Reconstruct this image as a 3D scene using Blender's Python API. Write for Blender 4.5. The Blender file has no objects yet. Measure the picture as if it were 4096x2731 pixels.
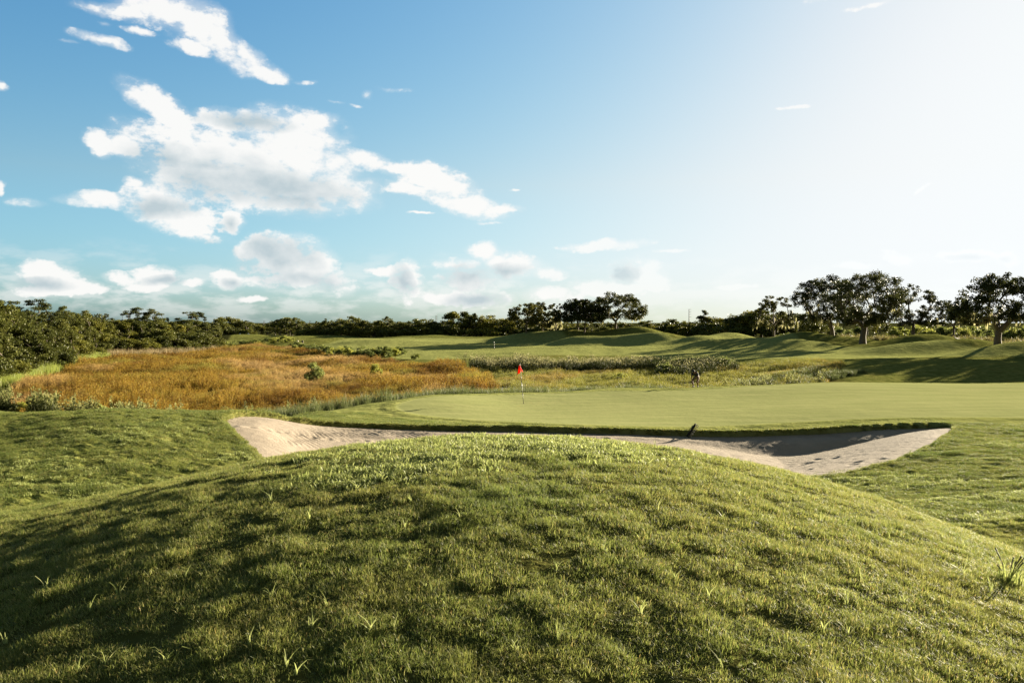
import bpy, math, random
import numpy as np
from mathutils import Vector, Matrix

R = np.random.default_rng(7)
random.seed(7)
scene = bpy.context.scene
COL = scene.collection

# ------------------------------------------------------------------ survey of the place
F, U0, VH, CZ = 3186.0, 2048.0, 1290.0, 4.4      # lens and eye height used to survey distances
SUN_AZ, SUN_EL = math.radians(49.0), math.radians(13.2)
SUN_DIR = Vector((math.sin(SUN_AZ)*math.cos(SUN_EL), math.cos(SUN_AZ)*math.cos(SUN_EL), math.sin(SUN_EL)))

def sx(u): return (u-U0)/F
def zof(v, d): return CZ-(v-VH)/F*d
def on_level(u, v, z):
    d = (CZ-z)*F/(v-VH)
    return (sx(u)*d, d)
def smooth(a, b, x):
    t = np.clip((x-a)/(b-a), 0, 1)
    return t*t*(3-2*t)

# ------------------------------------------------------------------ numpy gradient noise
_perm = np.random.default_rng(3).permutation(512)
_ang = np.random.default_rng(4).uniform(0, 2*np.pi, 512)
def perlin(x, y):
    xi = np.floor(x).astype(np.int64); yi = np.floor(y).astype(np.int64)
    xf = x-xi; yf = y-yi
    u = xf*xf*xf*(xf*(xf*6-15)+10); v = yf*yf*yf*(yf*(yf*6-15)+10)
    def g(ix, iy, fx, fy):
        a = _ang[_perm[(_perm[ix & 511]+iy) & 511]]
        return np.cos(a)*fx+np.sin(a)*fy
    a = g(xi, yi, xf, yf); b = g(xi+1, yi, xf-1, yf)
    c = g(xi, yi+1, xf, yf-1); d = g(xi+1, yi+1, xf-1, yf-1)
    return (a*(1-u)+b*u)*(1-v)+(c*(1-u)+d*u)*v
def fbm(x, y, o=4):
    s = 0; a = 1.0
    for i in range(o):
        s = s+a*perlin(x*2**i+17.3*i, y*2**i-9.1*i); a *= .5
    return s

# ------------------------------------------------------------------ polygons
def seg_dist(px, py, poly, closed=True):
    best = np.full(px.shape, 1e9)
    n = len(poly)
    for i in range(n if closed else n-1):
        ax, ay = poly[i]; bx, by = poly[(i+1) % n]
        dx, dy = bx-ax, by-ay
        t = np.clip(((px-ax)*dx+(py-ay)*dy)/(dx*dx+dy*dy+1e-12), 0, 1)
        best = np.minimum(best, np.hypot(px-ax-t*dx, py-ay-t*dy))
    return best
def inside(px, py, poly):
    r = np.zeros(px.shape, bool)
    n = len(poly)
    for i in range(n):
        ax, ay = poly[i]; bx, by = poly[(i+1) % n]
        if ay == by: continue
        c = ((ay > py) != (by > py)) & (px < (bx-ax)*(py-ay)/(by-ay)+ax)
        r ^= c
    return r
def sdf(px, py, poly):
    d = seg_dist(px, py, poly)
    return np.where(inside(px, py, poly), d, -d)

def chaikin(poly, it=2, closed=True):
    for _ in range(it):
        out = []
        n = len(poly)
        rng = range(n) if closed else range(n-1)
        if not closed: out.append(poly[0])
        for i in rng:
            a, b = poly[i], poly[(i+1) % n]
            out += [(a[0]*.75+b[0]*.25, a[1]*.75+b[1]*.25), (a[0]*.25+b[0]*.75, a[1]*.25+b[1]*.75)]
        if not closed: out.append(poly[-1])
        poly = out
    return poly

# ------------------------------------------------------------------ terrain heights
ctrl = []
FALL = [(.5, .85), (2, .74), (3.5, .52), (5, .29), (7, .05), (8.2, 0), (9.5, .04), (10.8, .24), (12.2, .66), (14, 1.35)]
def near_mound(x, y, fall):
    a = .0385 if x > 0 else .031
    q = a*x*x
    if x < -4.5: q = a*20.25+.167*(abs(x)-4.5)
    if x > 7: q = a*49+a*14*.5*(x-7)
    return 3.055-q-fall
for d, fl in FALL:
    for s in (-1.3, -.9, -.643, -.5, -.37, -.24, -.12, 0, .12, .24, .37, .5, .643, .9, 1.3):
        z = near_mound(s*d, d, fl)
        if d > 11: z = max(z, .95 if abs(s) > .3 else z)
        ctrl.append((s, d, max(z, .9)))
TAB = {
 -1500: [(18, 1.0), (26, .9), (34, .5), (46, -1.3), (90, -1.5), (200, -1.2)],
 0:    [(18, 1.08), (22, 1.25), (26, 1.36), (30, .95), (34, .6), (40, -.5), (48, -1.5), (70, -1.55), (110, -1.5), (200, -1.2)],
 400:  [(15.5, .85), (18, 1.05), (22, 1.4), (26, 1.55), (29, 1.05), (33, .1), (40, -1.0), (46, -1.55), (140, -1.55), (220, -1.0)],
 870:  [(18, .85), (22, 1.15), (25, 1.36), (27, 1.40), (30, .92), (36, -.3), (44, -1.5), (70, -1.6), (200, -1.6), (225, -1.0), (290, -.2)],
 1060: [(16, .6), (20, .92), (24, 1.1), (27, 1.2), (28.8, 1.12), (32, .6), (37, -.3), (44, -1.5)],
 1450: [(31.2, .42), (34, .22), (38, .10), (42.5, .04), (45, -.45), (49, -1.35)],
 1250: [(16, .5), (20, .55), (25, .62), (30.4, .64), (33, .42), (38, .14), (42, -.55), (46.5, -1.4), (60, -1.6), (165, -1.6), (185, -1.2), (230, -.6), (290, -.3)],
 1650: [(16, .5), (20, .35), (26, .25), (31.6, .29), (38, .05), (46.5, .06), (50, -.5), (55, -1.3), (60, -1.6), (125, -1.6), (135, -1.3), (170, -.9), (220, -.5), (260, -.2)],
 2048: [(17, .6), (20, .3), (26, .05), (31.8, .20), (37, -.02), (44, 0), (50.3, -.02), (54, -.65), (58, -1.4), (66, -1.6), (106, -1.6), (118, -1.2), (130, -1.0), (160, -.7), (200, -.2), (225, .2), (260, .2)],
 2450: [(17, .6), (20, .3), (26, 0), (32, .08), (38, 0), (46, .05), (53, .04), (57, -.7), (61, -1.4), (68, -1.6), (106, -1.5), (118, -1.1), (135, -.85), (165, -.4), (180, -.1), (195, .1), (212, .3), (240, .4)],
 2900: [(16, .8), (20, .3), (26, .0), (32.5, -.05), (38, .1), (46, .15), (53.5, .14), (58, -.6), (63, -1.4), (74, -1.5), (88, -1.2), (100, -1.0), (115, -.6), (135, -.4), (150, -.3), (168, -.1), (185, .2), (220, .5)],
 3300: [(14, 1.1), (18, .4), (23, .1), (28, 0), (33, .02), (38, .2), (46, .3), (54.5, .32), (60, -.3), (66, -1.1), (75, -.5), (85, -.3), (100, -.3), (115, -.1), (130, .0), (150, .2), (170, .5), (220, .7)],
 3700: [(14, .85), (18, .45), (24, .25), (29, .2), (33.5, .19), (40, .3), (48, .33), (55.5, .18), (61, -.6), (68, -1.0), (78, -.4), (88, .0), (100, 0), (112, .1), (124, .2), (135, .3), (150, .5), (220, .7)],
 4096: [(14, .9), (18, .62), (24, .36), (29, .22), (33, .2), (40, .3), (48, .3), (56, .2), (61, -.5), (68, -.8), (80, -.1), (92, .1), (102, .2), (115, .4), (128, .6), (150, .8), (220, .8)],
 5600: [(16, .8), (24, .4), (40, .3), (56, .2), (64, -.5), (80, -.1), (100, .6), (120, 1.6), (150, 1.6), (220, 1.0)],
}
for u, rows in TAB.items():
    for d, z in rows: ctrl.append((sx(u), d, z))
for u in (-1500, 0, 870, 1650, 2450, 3300, 4096, 5600):
    ctrl.append((sx(u), 420, .2)); ctrl.append((sx(u), 1500, .3)); ctrl.append((sx(u), 9000, .3))
for u in (-3600, -2400, 6800, 8200):
    for d, z in ((16, .8), (30, .4), (50, -.6), (80, -1.2), (130, -.8), (220, -.2), (420, .2), (1500, .3), (9000, .3)): ctrl.append((sx(u), d, z))
ctrl = np.array(ctrl)
KS = 2.2
def dom(s, d): return np.stack([s*KS, np.log(d)*1.6], -1)
_P = dom(ctrl[:, 0], ctrl[:, 1])
def _k(r2): return .5*r2*np.log(r2+1e-12)
def _fit():
    n = len(_P)
    r2 = ((_P[:, None]-_P[None])**2).sum(-1)
    A = np.zeros((n+3, n+3)); A[:n, :n] = _k(r2)+np.eye(n)*1e-4
    A[:n, n] = 1; A[:n, n+1:] = _P; A[n, :n] = 1; A[n+1:, :n] = _P.T
    b = np.zeros(n+3); b[:n] = ctrl[:, 2]
    return np.linalg.solve(A, b)
_W = _fit()
def tps(s, d):
    Q = dom(s.ravel(), d.ravel()); out = np.empty(len(Q))
    for i in range(0, len(Q), 20000):
        q = Q[i:i+20000]
        r2 = ((q[:, None, 0]-_P[None, :, 0])**2+(q[:, None, 1]-_P[None, :, 1])**2)
        out[i:i+20000] = _k(r2)@_W[:-3]+_W[-3]+q@_W[-2:]
    return out.reshape(s.shape)

# grassy mounds along the second fairway: (column, distance, half width across m, along m, height)
MOUNDS = [(3480, 88, 9, 7, .5), (3050, 100, 8, 6, .5), (3950, 80, 9, 6, .5), (1330, 250, 12, 8, .7), (1560, 195, 13, 9, 1.1), (1420, 215, 10, 9, 1.0),
          (1700, 240, 12, 9, .9), (1150, 240, 12, 9, .8), (1010, 260, 12, 9, .7), (930, 250, 12, 8, .7), (1230, 205, 8, 7, .8), (2500, 150, 12, 9, .4), (2250, 148, 12, 9, .35)]
# mounds of the ridge, by the row their crest shows at: heights are solved so that the crests come out there
RIDGE = [(2030, 196, 1340, 6.2, 5.2), (2083, 190, 1333, 4.4, 4.4), (2172, 192, 1325, 5.3, 4.4), (2274, 188, 1316, 6.2, 5.2), (2300, 172, 1342, 6.2, 3.7), (2440, 192, 1317, 6.2, 5.2), (2567, 188, 1308, 7.9, 5.9), (2470, 170, 1338, 7.9, 4.1), (2640, 168, 1327, 7.0, 4.8), (2790, 158, 1346, 7.0, 4.1),
         (2920, 166, 1325, 7.0, 5.2), (2870, 148, 1354, 7.0, 3.7), (3030, 152, 1350, 6.2, 3.7), (3205, 147, 1326, 7.9, 5.2), (3170, 132, 1356, 7.9, 3.7), (3430, 143, 1348, 6.2, 4.4), (3690, 131, 1334, 9.7, 5.2), (3620, 115, 1370, 9.7, 3.7), (3880, 117, 1357, 7.0, 4.4), (4060, 104, 1366, 7.9, 4.4), (4330, 106, 1352, 8.8, 5.2)]

# the bunker outline (column, row, distance)
LIP = [(880, 25.3), (955, 27.3), (1060, 28.6), (1250, 30.3), (1500, 31.4), (1850, 32.0), (2200, 32.2), (2500, 32.3), (2800, 32.4), (3100, 32.6), (3400, 33.0), (3600, 33.3), (3770, 33.2)]
NEAR = [(3838, 32.2), (3745, 28.0), (3615, 24.7), (3470, 23.4), (3260, 22.0), (3000, 20.6), (2500, 19.0), (2048, 18.6), (1500, 18.4), (1150, 19.0), (1055, 20.0), (965, 22.4), (905, 24.3)]
LIPW = [(sx(u)*d, d) for u, d in LIP]
NEARW = [(sx(u)*d, d) for u, d in NEAR]
BUNK = chaikin(LIPW+NEARW, 2)
LIPW = chaikin(LIPW, 2, False)
NEARW = chaikin([LIPW[-1]]+NEARW+[LIPW[0]], 2, False)

def _ridge():
    rx = np.array([sx(m[0])*m[1] for m in RIDGE]); ry = np.array([float(m[1]) for m in RIDGE])
    tgt = np.array([zof(m[2], m[1]) for m in RIDGE])-tps(rx/ry, ry)
    A = np.zeros((len(RIDGE),)*2)
    for j, (u, dm, v, wx, wy) in enumerate(RIDGE):
        ax, ay = rx-sx(u)*dm, ry-dm
        A[:, j] = np.exp(-((ax*.94+ay*.33)/wx)**2-((-ax*.33+ay*.94)/wy)**2)
    return np.clip(np.linalg.solve(A+np.eye(len(RIDGE))*.04, tgt), .15, 3.6)
RIDGE_H = _ridge()
def hills(x, y):
    """turf heights before the bunker is dug"""
    d = np.maximum(y, .4)
    r = np.hypot(x, y)
    th = np.arctan2(x, y)
    front = smooth(1.25, .9, np.abs(th))
    s = np.clip(np.tan(np.clip(th, -1.05, 1.05)), -1.6, 1.6)
    dd = np.where(np.abs(th) < 1.05, d, r*math.cos(1.05))
    z = tps(s, np.maximum(dd, .5)); z = z*(1-smooth(300, 700, r))+.3*smooth(300, 700, r)
    zb = np.where(r < 6, 2.6-.05*r, 0.) + np.where(r >= 6, 2.3*np.exp(-(r-6)/9.), 0)
    z = z*front+zb*(1-front)
    for u, dm, wx, wy, h in MOUNDS:
        xm = sx(u)*dm
        # laid out along the hole, a little askew
        ax, ay = x-xm, y-dm
        z = z+h*np.exp(-((ax*.94+ay*.33)/wx)**2-((-ax*.33+ay*.94)/wy)**2)
    for (u, dm, v, wx, wy), h in zip(RIDGE, RIDGE_H):
        ax, ay = x-sx(u)*dm, y-dm
        z = z+h*np.exp(-((ax*.94+ay*.33)/wx)**2-((-ax*.33+ay*.94)/wy)**2)
    far = smooth(70, 110, r)*smooth(600, 330, r)
    z = z+far*.34*fbm(x/15., y/13., 3)
    return z
def micro(x, y, rough):
    r = np.hypot(x, y)
    near = smooth(60, 25, r)
    m = rough*near*(1+.9*smooth(13, 18, r))*(.026*perlin(x/1.15+3, y/.8)+.030*perlin(x/.42, y/.28+8)+.022*perlin(x/.19, y/.13))
    m = m+rough*smooth(20, 40, r)*smooth(240, 160, r)*(.05*perlin(x/2.3, y/1.6)+.02*perlin(x/.9, y/.8))
    return m

GREEN = [(1560, 1640), (1640, 1615), (1723, 1603), (1900, 1588), (2198, 1577), (2431, 1571), (2601, 1575), (2771, 1571), (2900, 1566), (3358, 1550), (3700, 1549), (4096, 1552), (5200, 1560),
         (5200, 1690), (4096, 1688), (3400, 1683), (3000, 1695), (2700, 1705), (2300, 1703), (2000, 1690), (1700, 1664)]
GREENW = chaikin([on_level(u, v, .05) for u, v in GREEN], 2)
ORANGE = [(-500, 1640), (-60, 1600), (20, 1562), (187, 1502), (327, 1452), (435, 1432), (640, 1418), (860, 1402), (900, 1390), (1000, 1385), (1170, 1394), (1298, 1416), (1425, 1432), (1595, 1438), (1807, 1455),
          (1875, 1476), (1960, 1500), (1985, 1545), (1950, 1575), (1700, 1602), (1500, 1630), (1300, 1660), (1000, 1690), (600, 1700), (0, 1700), (-500, 1700)]
ORANGEW = [on_level(u, v, -1.35) for u, v in ORANGE]
WET = [(1870, 1474), (2000, 1468), (2400, 1464), (2700, 1466), (2950, 1482), (3150, 1490), (3380, 1512), (3330, 1545), (3300, 1575), (2700, 1610), (2200, 1600), (1990, 1590), (1930, 1560), (1940, 1510)]
WETW = [on_level(u, v, -1.45) for u, v in WET]
FAIR = [(1700, 1416), (1500, 1405), (1360, 1380), (1250, 1372), (1500, 1357), (1800, 1358), (2100, 1366), (2400, 1382), (2560, 1379), (2700, 1386), (2900, 1384), (3040, 1382), (3150, 1396), (3300, 1408), (3600, 1418), (4096, 1436), (4500, 1440),
        (4500, 1460), (4096, 1452), (3600, 1444), (3300, 1450), (2900, 1440), (2500, 1412), (2200, 1410), (1950, 1410)]
FAIRW = chaikin([on_level(u, v, -.5) for u, v in FAIR], 2)

def sand_z(x, y, und, sd):
    dl = seg_dist(x, y, LIPW, False)
    dn = seg_dist(x, y, NEARW, False)
    right = smooth(-6.5, 3., x)
    rr = smooth(5., 14., x)
    face = (.10+.06*right+.80*rr)*smooth(0, 1.6+1.2*rr, dl)
    fl = (.30+.30*right)*smooth(0, 5.0, dn)
    lip = .10+.05*right
    lipz = lip*smooth(1.2, .2, dl)+.04
    return und-lipz-np.minimum(face, fl+.02)-np.where(dl < dn, 0, 0)

def heights(x, y, full=True):
    z = hills(x, y)
    r = np.hypot(x, y)
    g = sdf(x, y, GREENW)
    rough = smooth(-.3, -2.0, g)*(1-.75*smooth(-7, -4, g)*smooth(31.8, 33.5, y))
    z = z+micro(x, y, rough)
    z = z+.035*smooth(-.9, -.5, g)*smooth(.15, -.25, g)      # the collar stands a little proud of the green
    sel = (y > 16) & (y < 36) & (np.abs(x) < 21)
    dig = np.zeros(x.shape)
    if sel.any():
        xs, ys = x[sel], y[sel]
        sd = sdf(xs, ys, BUNK)
        und = z[sel]
        wob = sd+.03*perlin(xs/.5, ys/.5)+.10*perlin(xs/1.4, ys/1.4)
        zs = sand_z(xs, ys, hills(xs, ys), sd)
        k = smooth(.0, .16, wob)
        dl = seg_dist(xs, ys, LIPW, False)
        und = und+.05*smooth(.55, .1, dl)*smooth(-.6, -.05, sd)
        z[sel] = und*(1-k)+(zs-.25)*k
        dig[sel] = k
    return z, g, dig

th_mid = np.radians(np.arange(-44, 44.01, .125))
th_l = np.radians(np.arange(-180, -44, 2.5)); th_r = np.radians(np.arange(46, 180, 2.5))
TH = np.concatenate([th_l, th_mid, th_r])
def geo(a, b, q):
    n = int(math.ceil(math.log(b/a)/math.log(q)))
    return list(a*(b/a)**(np.arange(n)/n))
RR = np.array(geo(.3, 2.5, 1.06)+geo(2.5, 17.5, 1.011)+geo(17.5, 36, 1.0032)+geo(36, 62, 1.008)+geo(62, 330, 1.009)+geo(330, 9000, 1.05)+[9000.])
TG, RG = np.meshgrid(TH, RR)
GX, GY = RG*np.sin(TG), RG*np.cos(TG)
GZ, GG, GD = heights(GX, GY)
_lr = np.log(RR)
def ground(x, y):
    """terrain height under any points, read from the built sheet"""
    x = np.atleast_1d(np.asarray(x, float)); y = np.atleast_1d(np.asarray(y, float))
    r = np.clip(np.hypot(x, y), RR[0], RR[-1]*.999); t = np.clip(np.arctan2(x, y), TH[0], TH[-1]-1e-6)
    i = np.clip(np.searchsorted(RR, r)-1, 0, len(RR)-2); j = np.clip(np.searchsorted(TH, t)-1, 0, len(TH)-2)
    a = (r-RR[i])/(RR[i+1]-RR[i]); b = (t-TH[j])/(TH[j+1]-TH[j])
    return (GZ[i, j]*(1-a)+GZ[i+1, j]*a)*(1-b)+(GZ[i, j+1]*(1-a)+GZ[i+1, j+1]*a)*b
def gz(x, y): return float(ground(x, y)[0])
def normals(x, y, e=.12):
    hx = (ground(x+e, y)-ground(x-e, y))/(2*e); hy = (ground(x, y+e)-ground(x, y-e))/(2*e)
    n = np.stack([-hx, -hy, np.ones_like(hx)], -1)
    return n/np.linalg.norm(n, axis=1)[:, None]

# ------------------------------------------------------------------ mesh helpers
def mesh_np(name, V, Fq, mats=(), fmat=None, smooth_sh=False):
    """V (n,3), Fq a (m,3|4) array, or a list of such arrays"""
    me = bpy.data.meshes.new(name)
    V = np.asarray(V, np.float32)
    if not isinstance(Fq, list): Fq = [Fq]
    Fq = [np.asarray(f, np.int32) for f in Fq if len(f)]
    me.vertices.add(len(V)); me.vertices.foreach_set('co', V.ravel())
    idx = np.concatenate([f.ravel() for f in Fq]); cnt = np.concatenate([np.full(len(f), f.shape[1], np.int32) for f in Fq])
    me.loops.add(len(idx)); me.loops.foreach_set('vertex_index', idx)
    me.polygons.add(len(cnt))
    me.polygons.foreach_set('loop_start', np.concatenate([[0], np.cumsum(cnt)[:-1]]).astype(np.int32))
    me.polygons.foreach_set('loop_total', cnt)
    for m in mats: me.materials.append(m)
    if fmat is not None: me.polygons.foreach_set('material_index', np.asarray(fmat, np.int32))
    me.polygons.foreach_set('use_smooth', np.full(len(cnt), smooth_sh))
    me.update(); me.validate()
    return me
def fattr(me, name, vals, domain='POINT'):
    a = me.attributes.new(name, 'FLOAT', domain); a.data.foreach_set('value', np.asarray(vals, np.float32).ravel())
def link(name, data, parent=None, label=None, cat=None, group=None, kind=None, loc=None):
    o = bpy.data.objects.new(name, data); COL.objects.link(o)
    if parent is not None: o.parent = parent
    if label: o['label'] = label
    if cat: o['category'] = cat
    if group: o['group'] = group
    if kind: o['kind'] = kind
    if loc is not None: o.location = loc
    return o
def copy_tree(o, parent=None):
    c = o.copy(); COL.objects.link(c)
    if parent is not None: c.parent = parent
    for ch in list(o.children): copy_tree(ch, c)
    return c

class MB:
    """collects tubes, boxes and leaves into one mesh"""
    def __init__(s): s.v = []; s.q = []; s.t = []; s.n = 0
    def add(s, V, Q=None, T=None):
        V = np.asarray(V, float)
        if Q is not None and len(Q): s.q.append(np.asarray(Q)+s.n)
        if T is not None and len(T): s.t.append(np.asarray(T)+s.n)
        s.v.append(V); s.n += len(V)
    def tube(s, pts, rad, n=8, cap=True):
        pts = [Vector(p) for p in pts]
        if not hasattr(rad, '__len__'): rad = [rad]*len(pts)
        V = []; up = None
        for i, p in enumerate(pts):
            t = (pts[min(i+1, len(pts)-1)]-pts[max(i-1, 0)]).normalized()
            a = (up if up is not None else Vector((.31, .95, .05)))
            a = (a-t*a.dot(t))
            if a.length < 1e-4: a = t.orthogonal()
            a.normalize(); up = a; b = t.cross(a)
            for k in range(n):
                an = 2*math.pi*k/n
                V.append(p+(a*math.cos(an)+b*math.sin(an))*rad[i])
        Q = [(i*n+k, i*n+(k+1) % n, (i+1)*n+(k+1) % n, (i+1)*n+k) for i in range(len(pts)-1) for k in range(n)]
        T = []
        if cap:
            V.append(pts[0]); V.append(pts[-1]); c0 = len(V)-2
            T = [(c0, (k+1) % n, k) for k in range(n)]+[(c0+1, (len(pts)-1)*n+k, (len(pts)-1)*n+(k+1) % n) for k in range(n)]
        s.add([tuple(v) for v in V], Q, T)
    def box(s, c, h, M=None):
        c = Vector(c)
        V = []
        for z in (-1, 1):
            for x, y in ((-1, -1), (1, -1), (1, 1), (-1, 1)):
                p = Vector((x*h[0], y*h[1], z*h[2]))
                V.append(tuple(c+(M@p if M else p)))
        s.add(V, [(3, 2, 1, 0), (4, 5, 6, 7), (0, 1, 5, 4), (1, 2, 6, 5), (2, 3, 7, 6), (3, 0, 4, 7)])
    def ball(s, c, r, n=8, m=6):
        if not hasattr(r, '__len__'): r = (r, r, r)
        V = [(c[0], c[1], c[2]-r[2])]
        for i in range(1, m):
            p = -math.pi/2+math.pi*i/m
            for k in range(n):
                a = 2*math.pi*k/n
                V.append((c[0]+r[0]*math.cos(p)*math.cos(a), c[1]+r[1]*math.cos(p)*math.sin(a), c[2]+r[2]*math.sin(p)))
        V.append((c[0], c[1], c[2]+r[2])); e = len(V)-1
        Q = [(1+i*n+k, 1+i*n+(k+1) % n, 1+(i+1)*n+(k+1) % n, 1+(i+1)*n+k) for i in range(m-2) for k in range(n)]
        T = [(0, 1+(k+1) % n, 1+k) for k in range(n)]+[(e, 1+(m-2)*n+k, 1+(m-2)*n+(k+1) % n) for k in range(n)]
        s.add(V, Q, T)
    def build(s, name, mats, smooth_sh=True):
        fs = []
        if s.q: fs.append(np.concatenate(s.q))
        if s.t: fs.append(np.concatenate(s.t))
        return mesh_np(name, np.concatenate(s.v), fs, mats if isinstance(mats, (list, tuple)) else [mats], smooth_sh=smooth_sh)

# ------------------------------------------------------------------ materials
def new_mat(name):
    m = bpy.data.materials.new(name); m.use_nodes = True
    nt = m.node_tree; nt.nodes.clear()
    out = nt.nodes.new('ShaderNodeOutputMaterial')
    return m, nt, out
def N(nt, t, **kw):
    n = nt.nodes.new(t)
    for k, v in kw.items(): setattr(n, k, v)
    return n
def noise(nt, vec, scale, detail=3, rough=.55, dist=0.):
    n = N(nt, 'ShaderNodeTexNoise'); n.inputs['Scale'].default_value = scale; n.inputs['Detail'].default_value = detail
    n.inputs['Roughness'].default_value = rough; n.inputs['Distortion'].default_value = dist
    if vec is not None: nt.links.new(vec, n.inputs['Vector'])
    return n.outputs['Fac']
def math_(nt, op, a, b=None, clamp=False):
    n = N(nt, 'ShaderNodeMath', operation=op, use_clamp=clamp)
    for i, v in enumerate((a, b)):
        if v is None: continue
        if isinstance(v, (int, float)): n.inputs[i].default_value = v
        else: nt.links.new(v, n.inputs[i])
    return n.outputs[0]
def ramp(nt, fac, stops):
    n = N(nt, 'ShaderNodeValToRGB'); e = n.color_ramp.elements
    while len(e) < len(stops): e.new(.5)
    for el, (p, c) in zip(e, stops): el.position = p; el.color = (*c, 1) if len(c) == 3 else c
    nt.links.new(fac, n.inputs[0]); return n.outputs[0]
def mix(nt, fac, a, b, mode='MIX'):
    n = N(nt, 'ShaderNodeMix', data_type='RGBA', blend_type=mode)
    for s, v in ((0, fac), (6, a), (7, b)):
        if isinstance(v, (int, float)): n.inputs[s].default_value = v
        elif isinstance(v, tuple): n.inputs[s].default_value = (*v, 1)
        else: nt.links.new(v, n.inputs[s])
    return n.outputs[2]
def attr(nt, name, typ='GEOMETRY'):
    n = N(nt, 'ShaderNodeAttribute', attribute_name=name, attribute_type=typ); return n.outputs['Fac']
def wpos(nt, sc=(1, 1, 1)):
    g = N(nt, 'ShaderNodeNewGeometry'); m = N(nt, 'ShaderNodeMapping'); m.inputs['Scale'].default_value = sc
    nt.links.new(g.outputs['Position'], m.inputs['Vector']); return m.outputs[0]
def leafy(name, colour_fn, trans=.45, rough=.5, spec=.3, tcol=None):
    """leaf or blade: diffuse, a share of light let through and a soft gloss"""
    m, nt, out = new_mat(name)
    c = colour_fn(nt)
    p = N(nt, 'ShaderNodeBsdfPrincipled'); p.inputs['Roughness'].default_value = rough
    p.inputs['Specular IOR Level'].default_value = spec
    t = N(nt, 'ShaderNodeBsdfTranslucent'); mx = N(nt, 'ShaderNodeMixShader'); mx.inputs[0].default_value = trans
    if isinstance(c, tuple):
        p.inputs['Base Color'].default_value = (*c, 1); t.inputs['Color'].default_value = (*(tcol or c), 1)
    else:
        nt.links.new(c, p.inputs['Base Color'])
        if tcol:
            t2 = mix(nt, 1., c, tcol, 'MULTIPLY'); nt.links.new(t2, t.inputs['Color'])
        else: nt.links.new(c, t.inputs['Color'])
    nt.links.new(p.outputs[0], mx.inputs[1]); nt.links.new(t.outputs[0], mx.inputs[2]); nt.links.new(mx.outputs[0], out.inputs[0])
    return m
def plain(name, col, rough=.6, spec=.3, metal=0., var=0., vscale=8., bump=0., bscale=30.):
    m, nt, out = new_mat(name)
    p = N(nt, 'ShaderNodeBsdfPrincipled'); p.inputs['Roughness'].default_value = rough
    p.inputs['Specular IOR Level'].default_value = spec; p.inputs['Metallic'].default_value = metal
    tc = N(nt, 'ShaderNodeTexCoord').outputs['Object']
    n = noise(nt, tc, vscale, 4)
    c = mix(nt, n, tuple(x*(1-var) for x in col), tuple(min(1, x*(1+var)) for x in col))
    nt.links.new(c, p.inputs['Base Color'])
    if bump:
        b = N(nt, 'ShaderNodeBump'); b.inputs['Strength'].default_value = bump; b.inputs['Distance'].default_value = .05
        nt.links.new(noise(nt, tc, bscale, 4), b.inputs['Height']); nt.links.new(b.outputs[0], p.inputs['Normal'])
    nt.links.new(p.outputs[0], out.inputs[0])
    return m

def turf_colour(nt, green, fair, marsh, dig):
    w = wpos(nt)
    big = noise(nt, w, .22, 4); mid = noise(nt, w, 1.7, 4); fine = noise(nt, wpos(nt, (9, 9, 9)), 1., 3)
    stripes = noise(nt, wpos(nt, (.25, 2.2, 1)), 1., 3)
    rough = ramp(nt, mid, [(.3, (.062, .076, .017)), (.5, (.115, .128, .031)), (.68, (.185, .178, .055))])
    rough = mix(nt, math_(nt, 'MULTIPLY', fine, .35), rough, (.165, .150, .045))
    rough = mix(nt, ramp(nt, big, [(.55, (0, 0, 0)), (.75, (.5, .5, .5))]), rough, (.155, .130, .036))
    gr = ramp(nt, stripes, [(.35, (.212, .230, .092)), (.5, (.238, .250, .104)), (.65, (.264, .270, .116))])
    gr = mix(nt, math_(nt, 'MULTIPLY', fine, .2), gr, (.26, .24, .085))
    fw = ramp(nt, mid, [(.35, (.178, .192, .060)), (.65, (.238, .244, .082))])
    ms = ramp(nt, mid, [(.3, (.04, .03, .012)), (.7, (.08, .065, .025))])
    c = mix(nt, fair, rough, fw)
    c = mix(nt, green, c, gr)
    c = mix(nt, marsh, c, ms)
    c = mix(nt, dig, c, (.10, .075, .045))
    c = mix(nt, attr(nt, 'thatch'), c, (.045, .046, .013))
    c = mix(nt, attr(nt, 'brush'), c, (.030, .032, .011))
    return c

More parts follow.
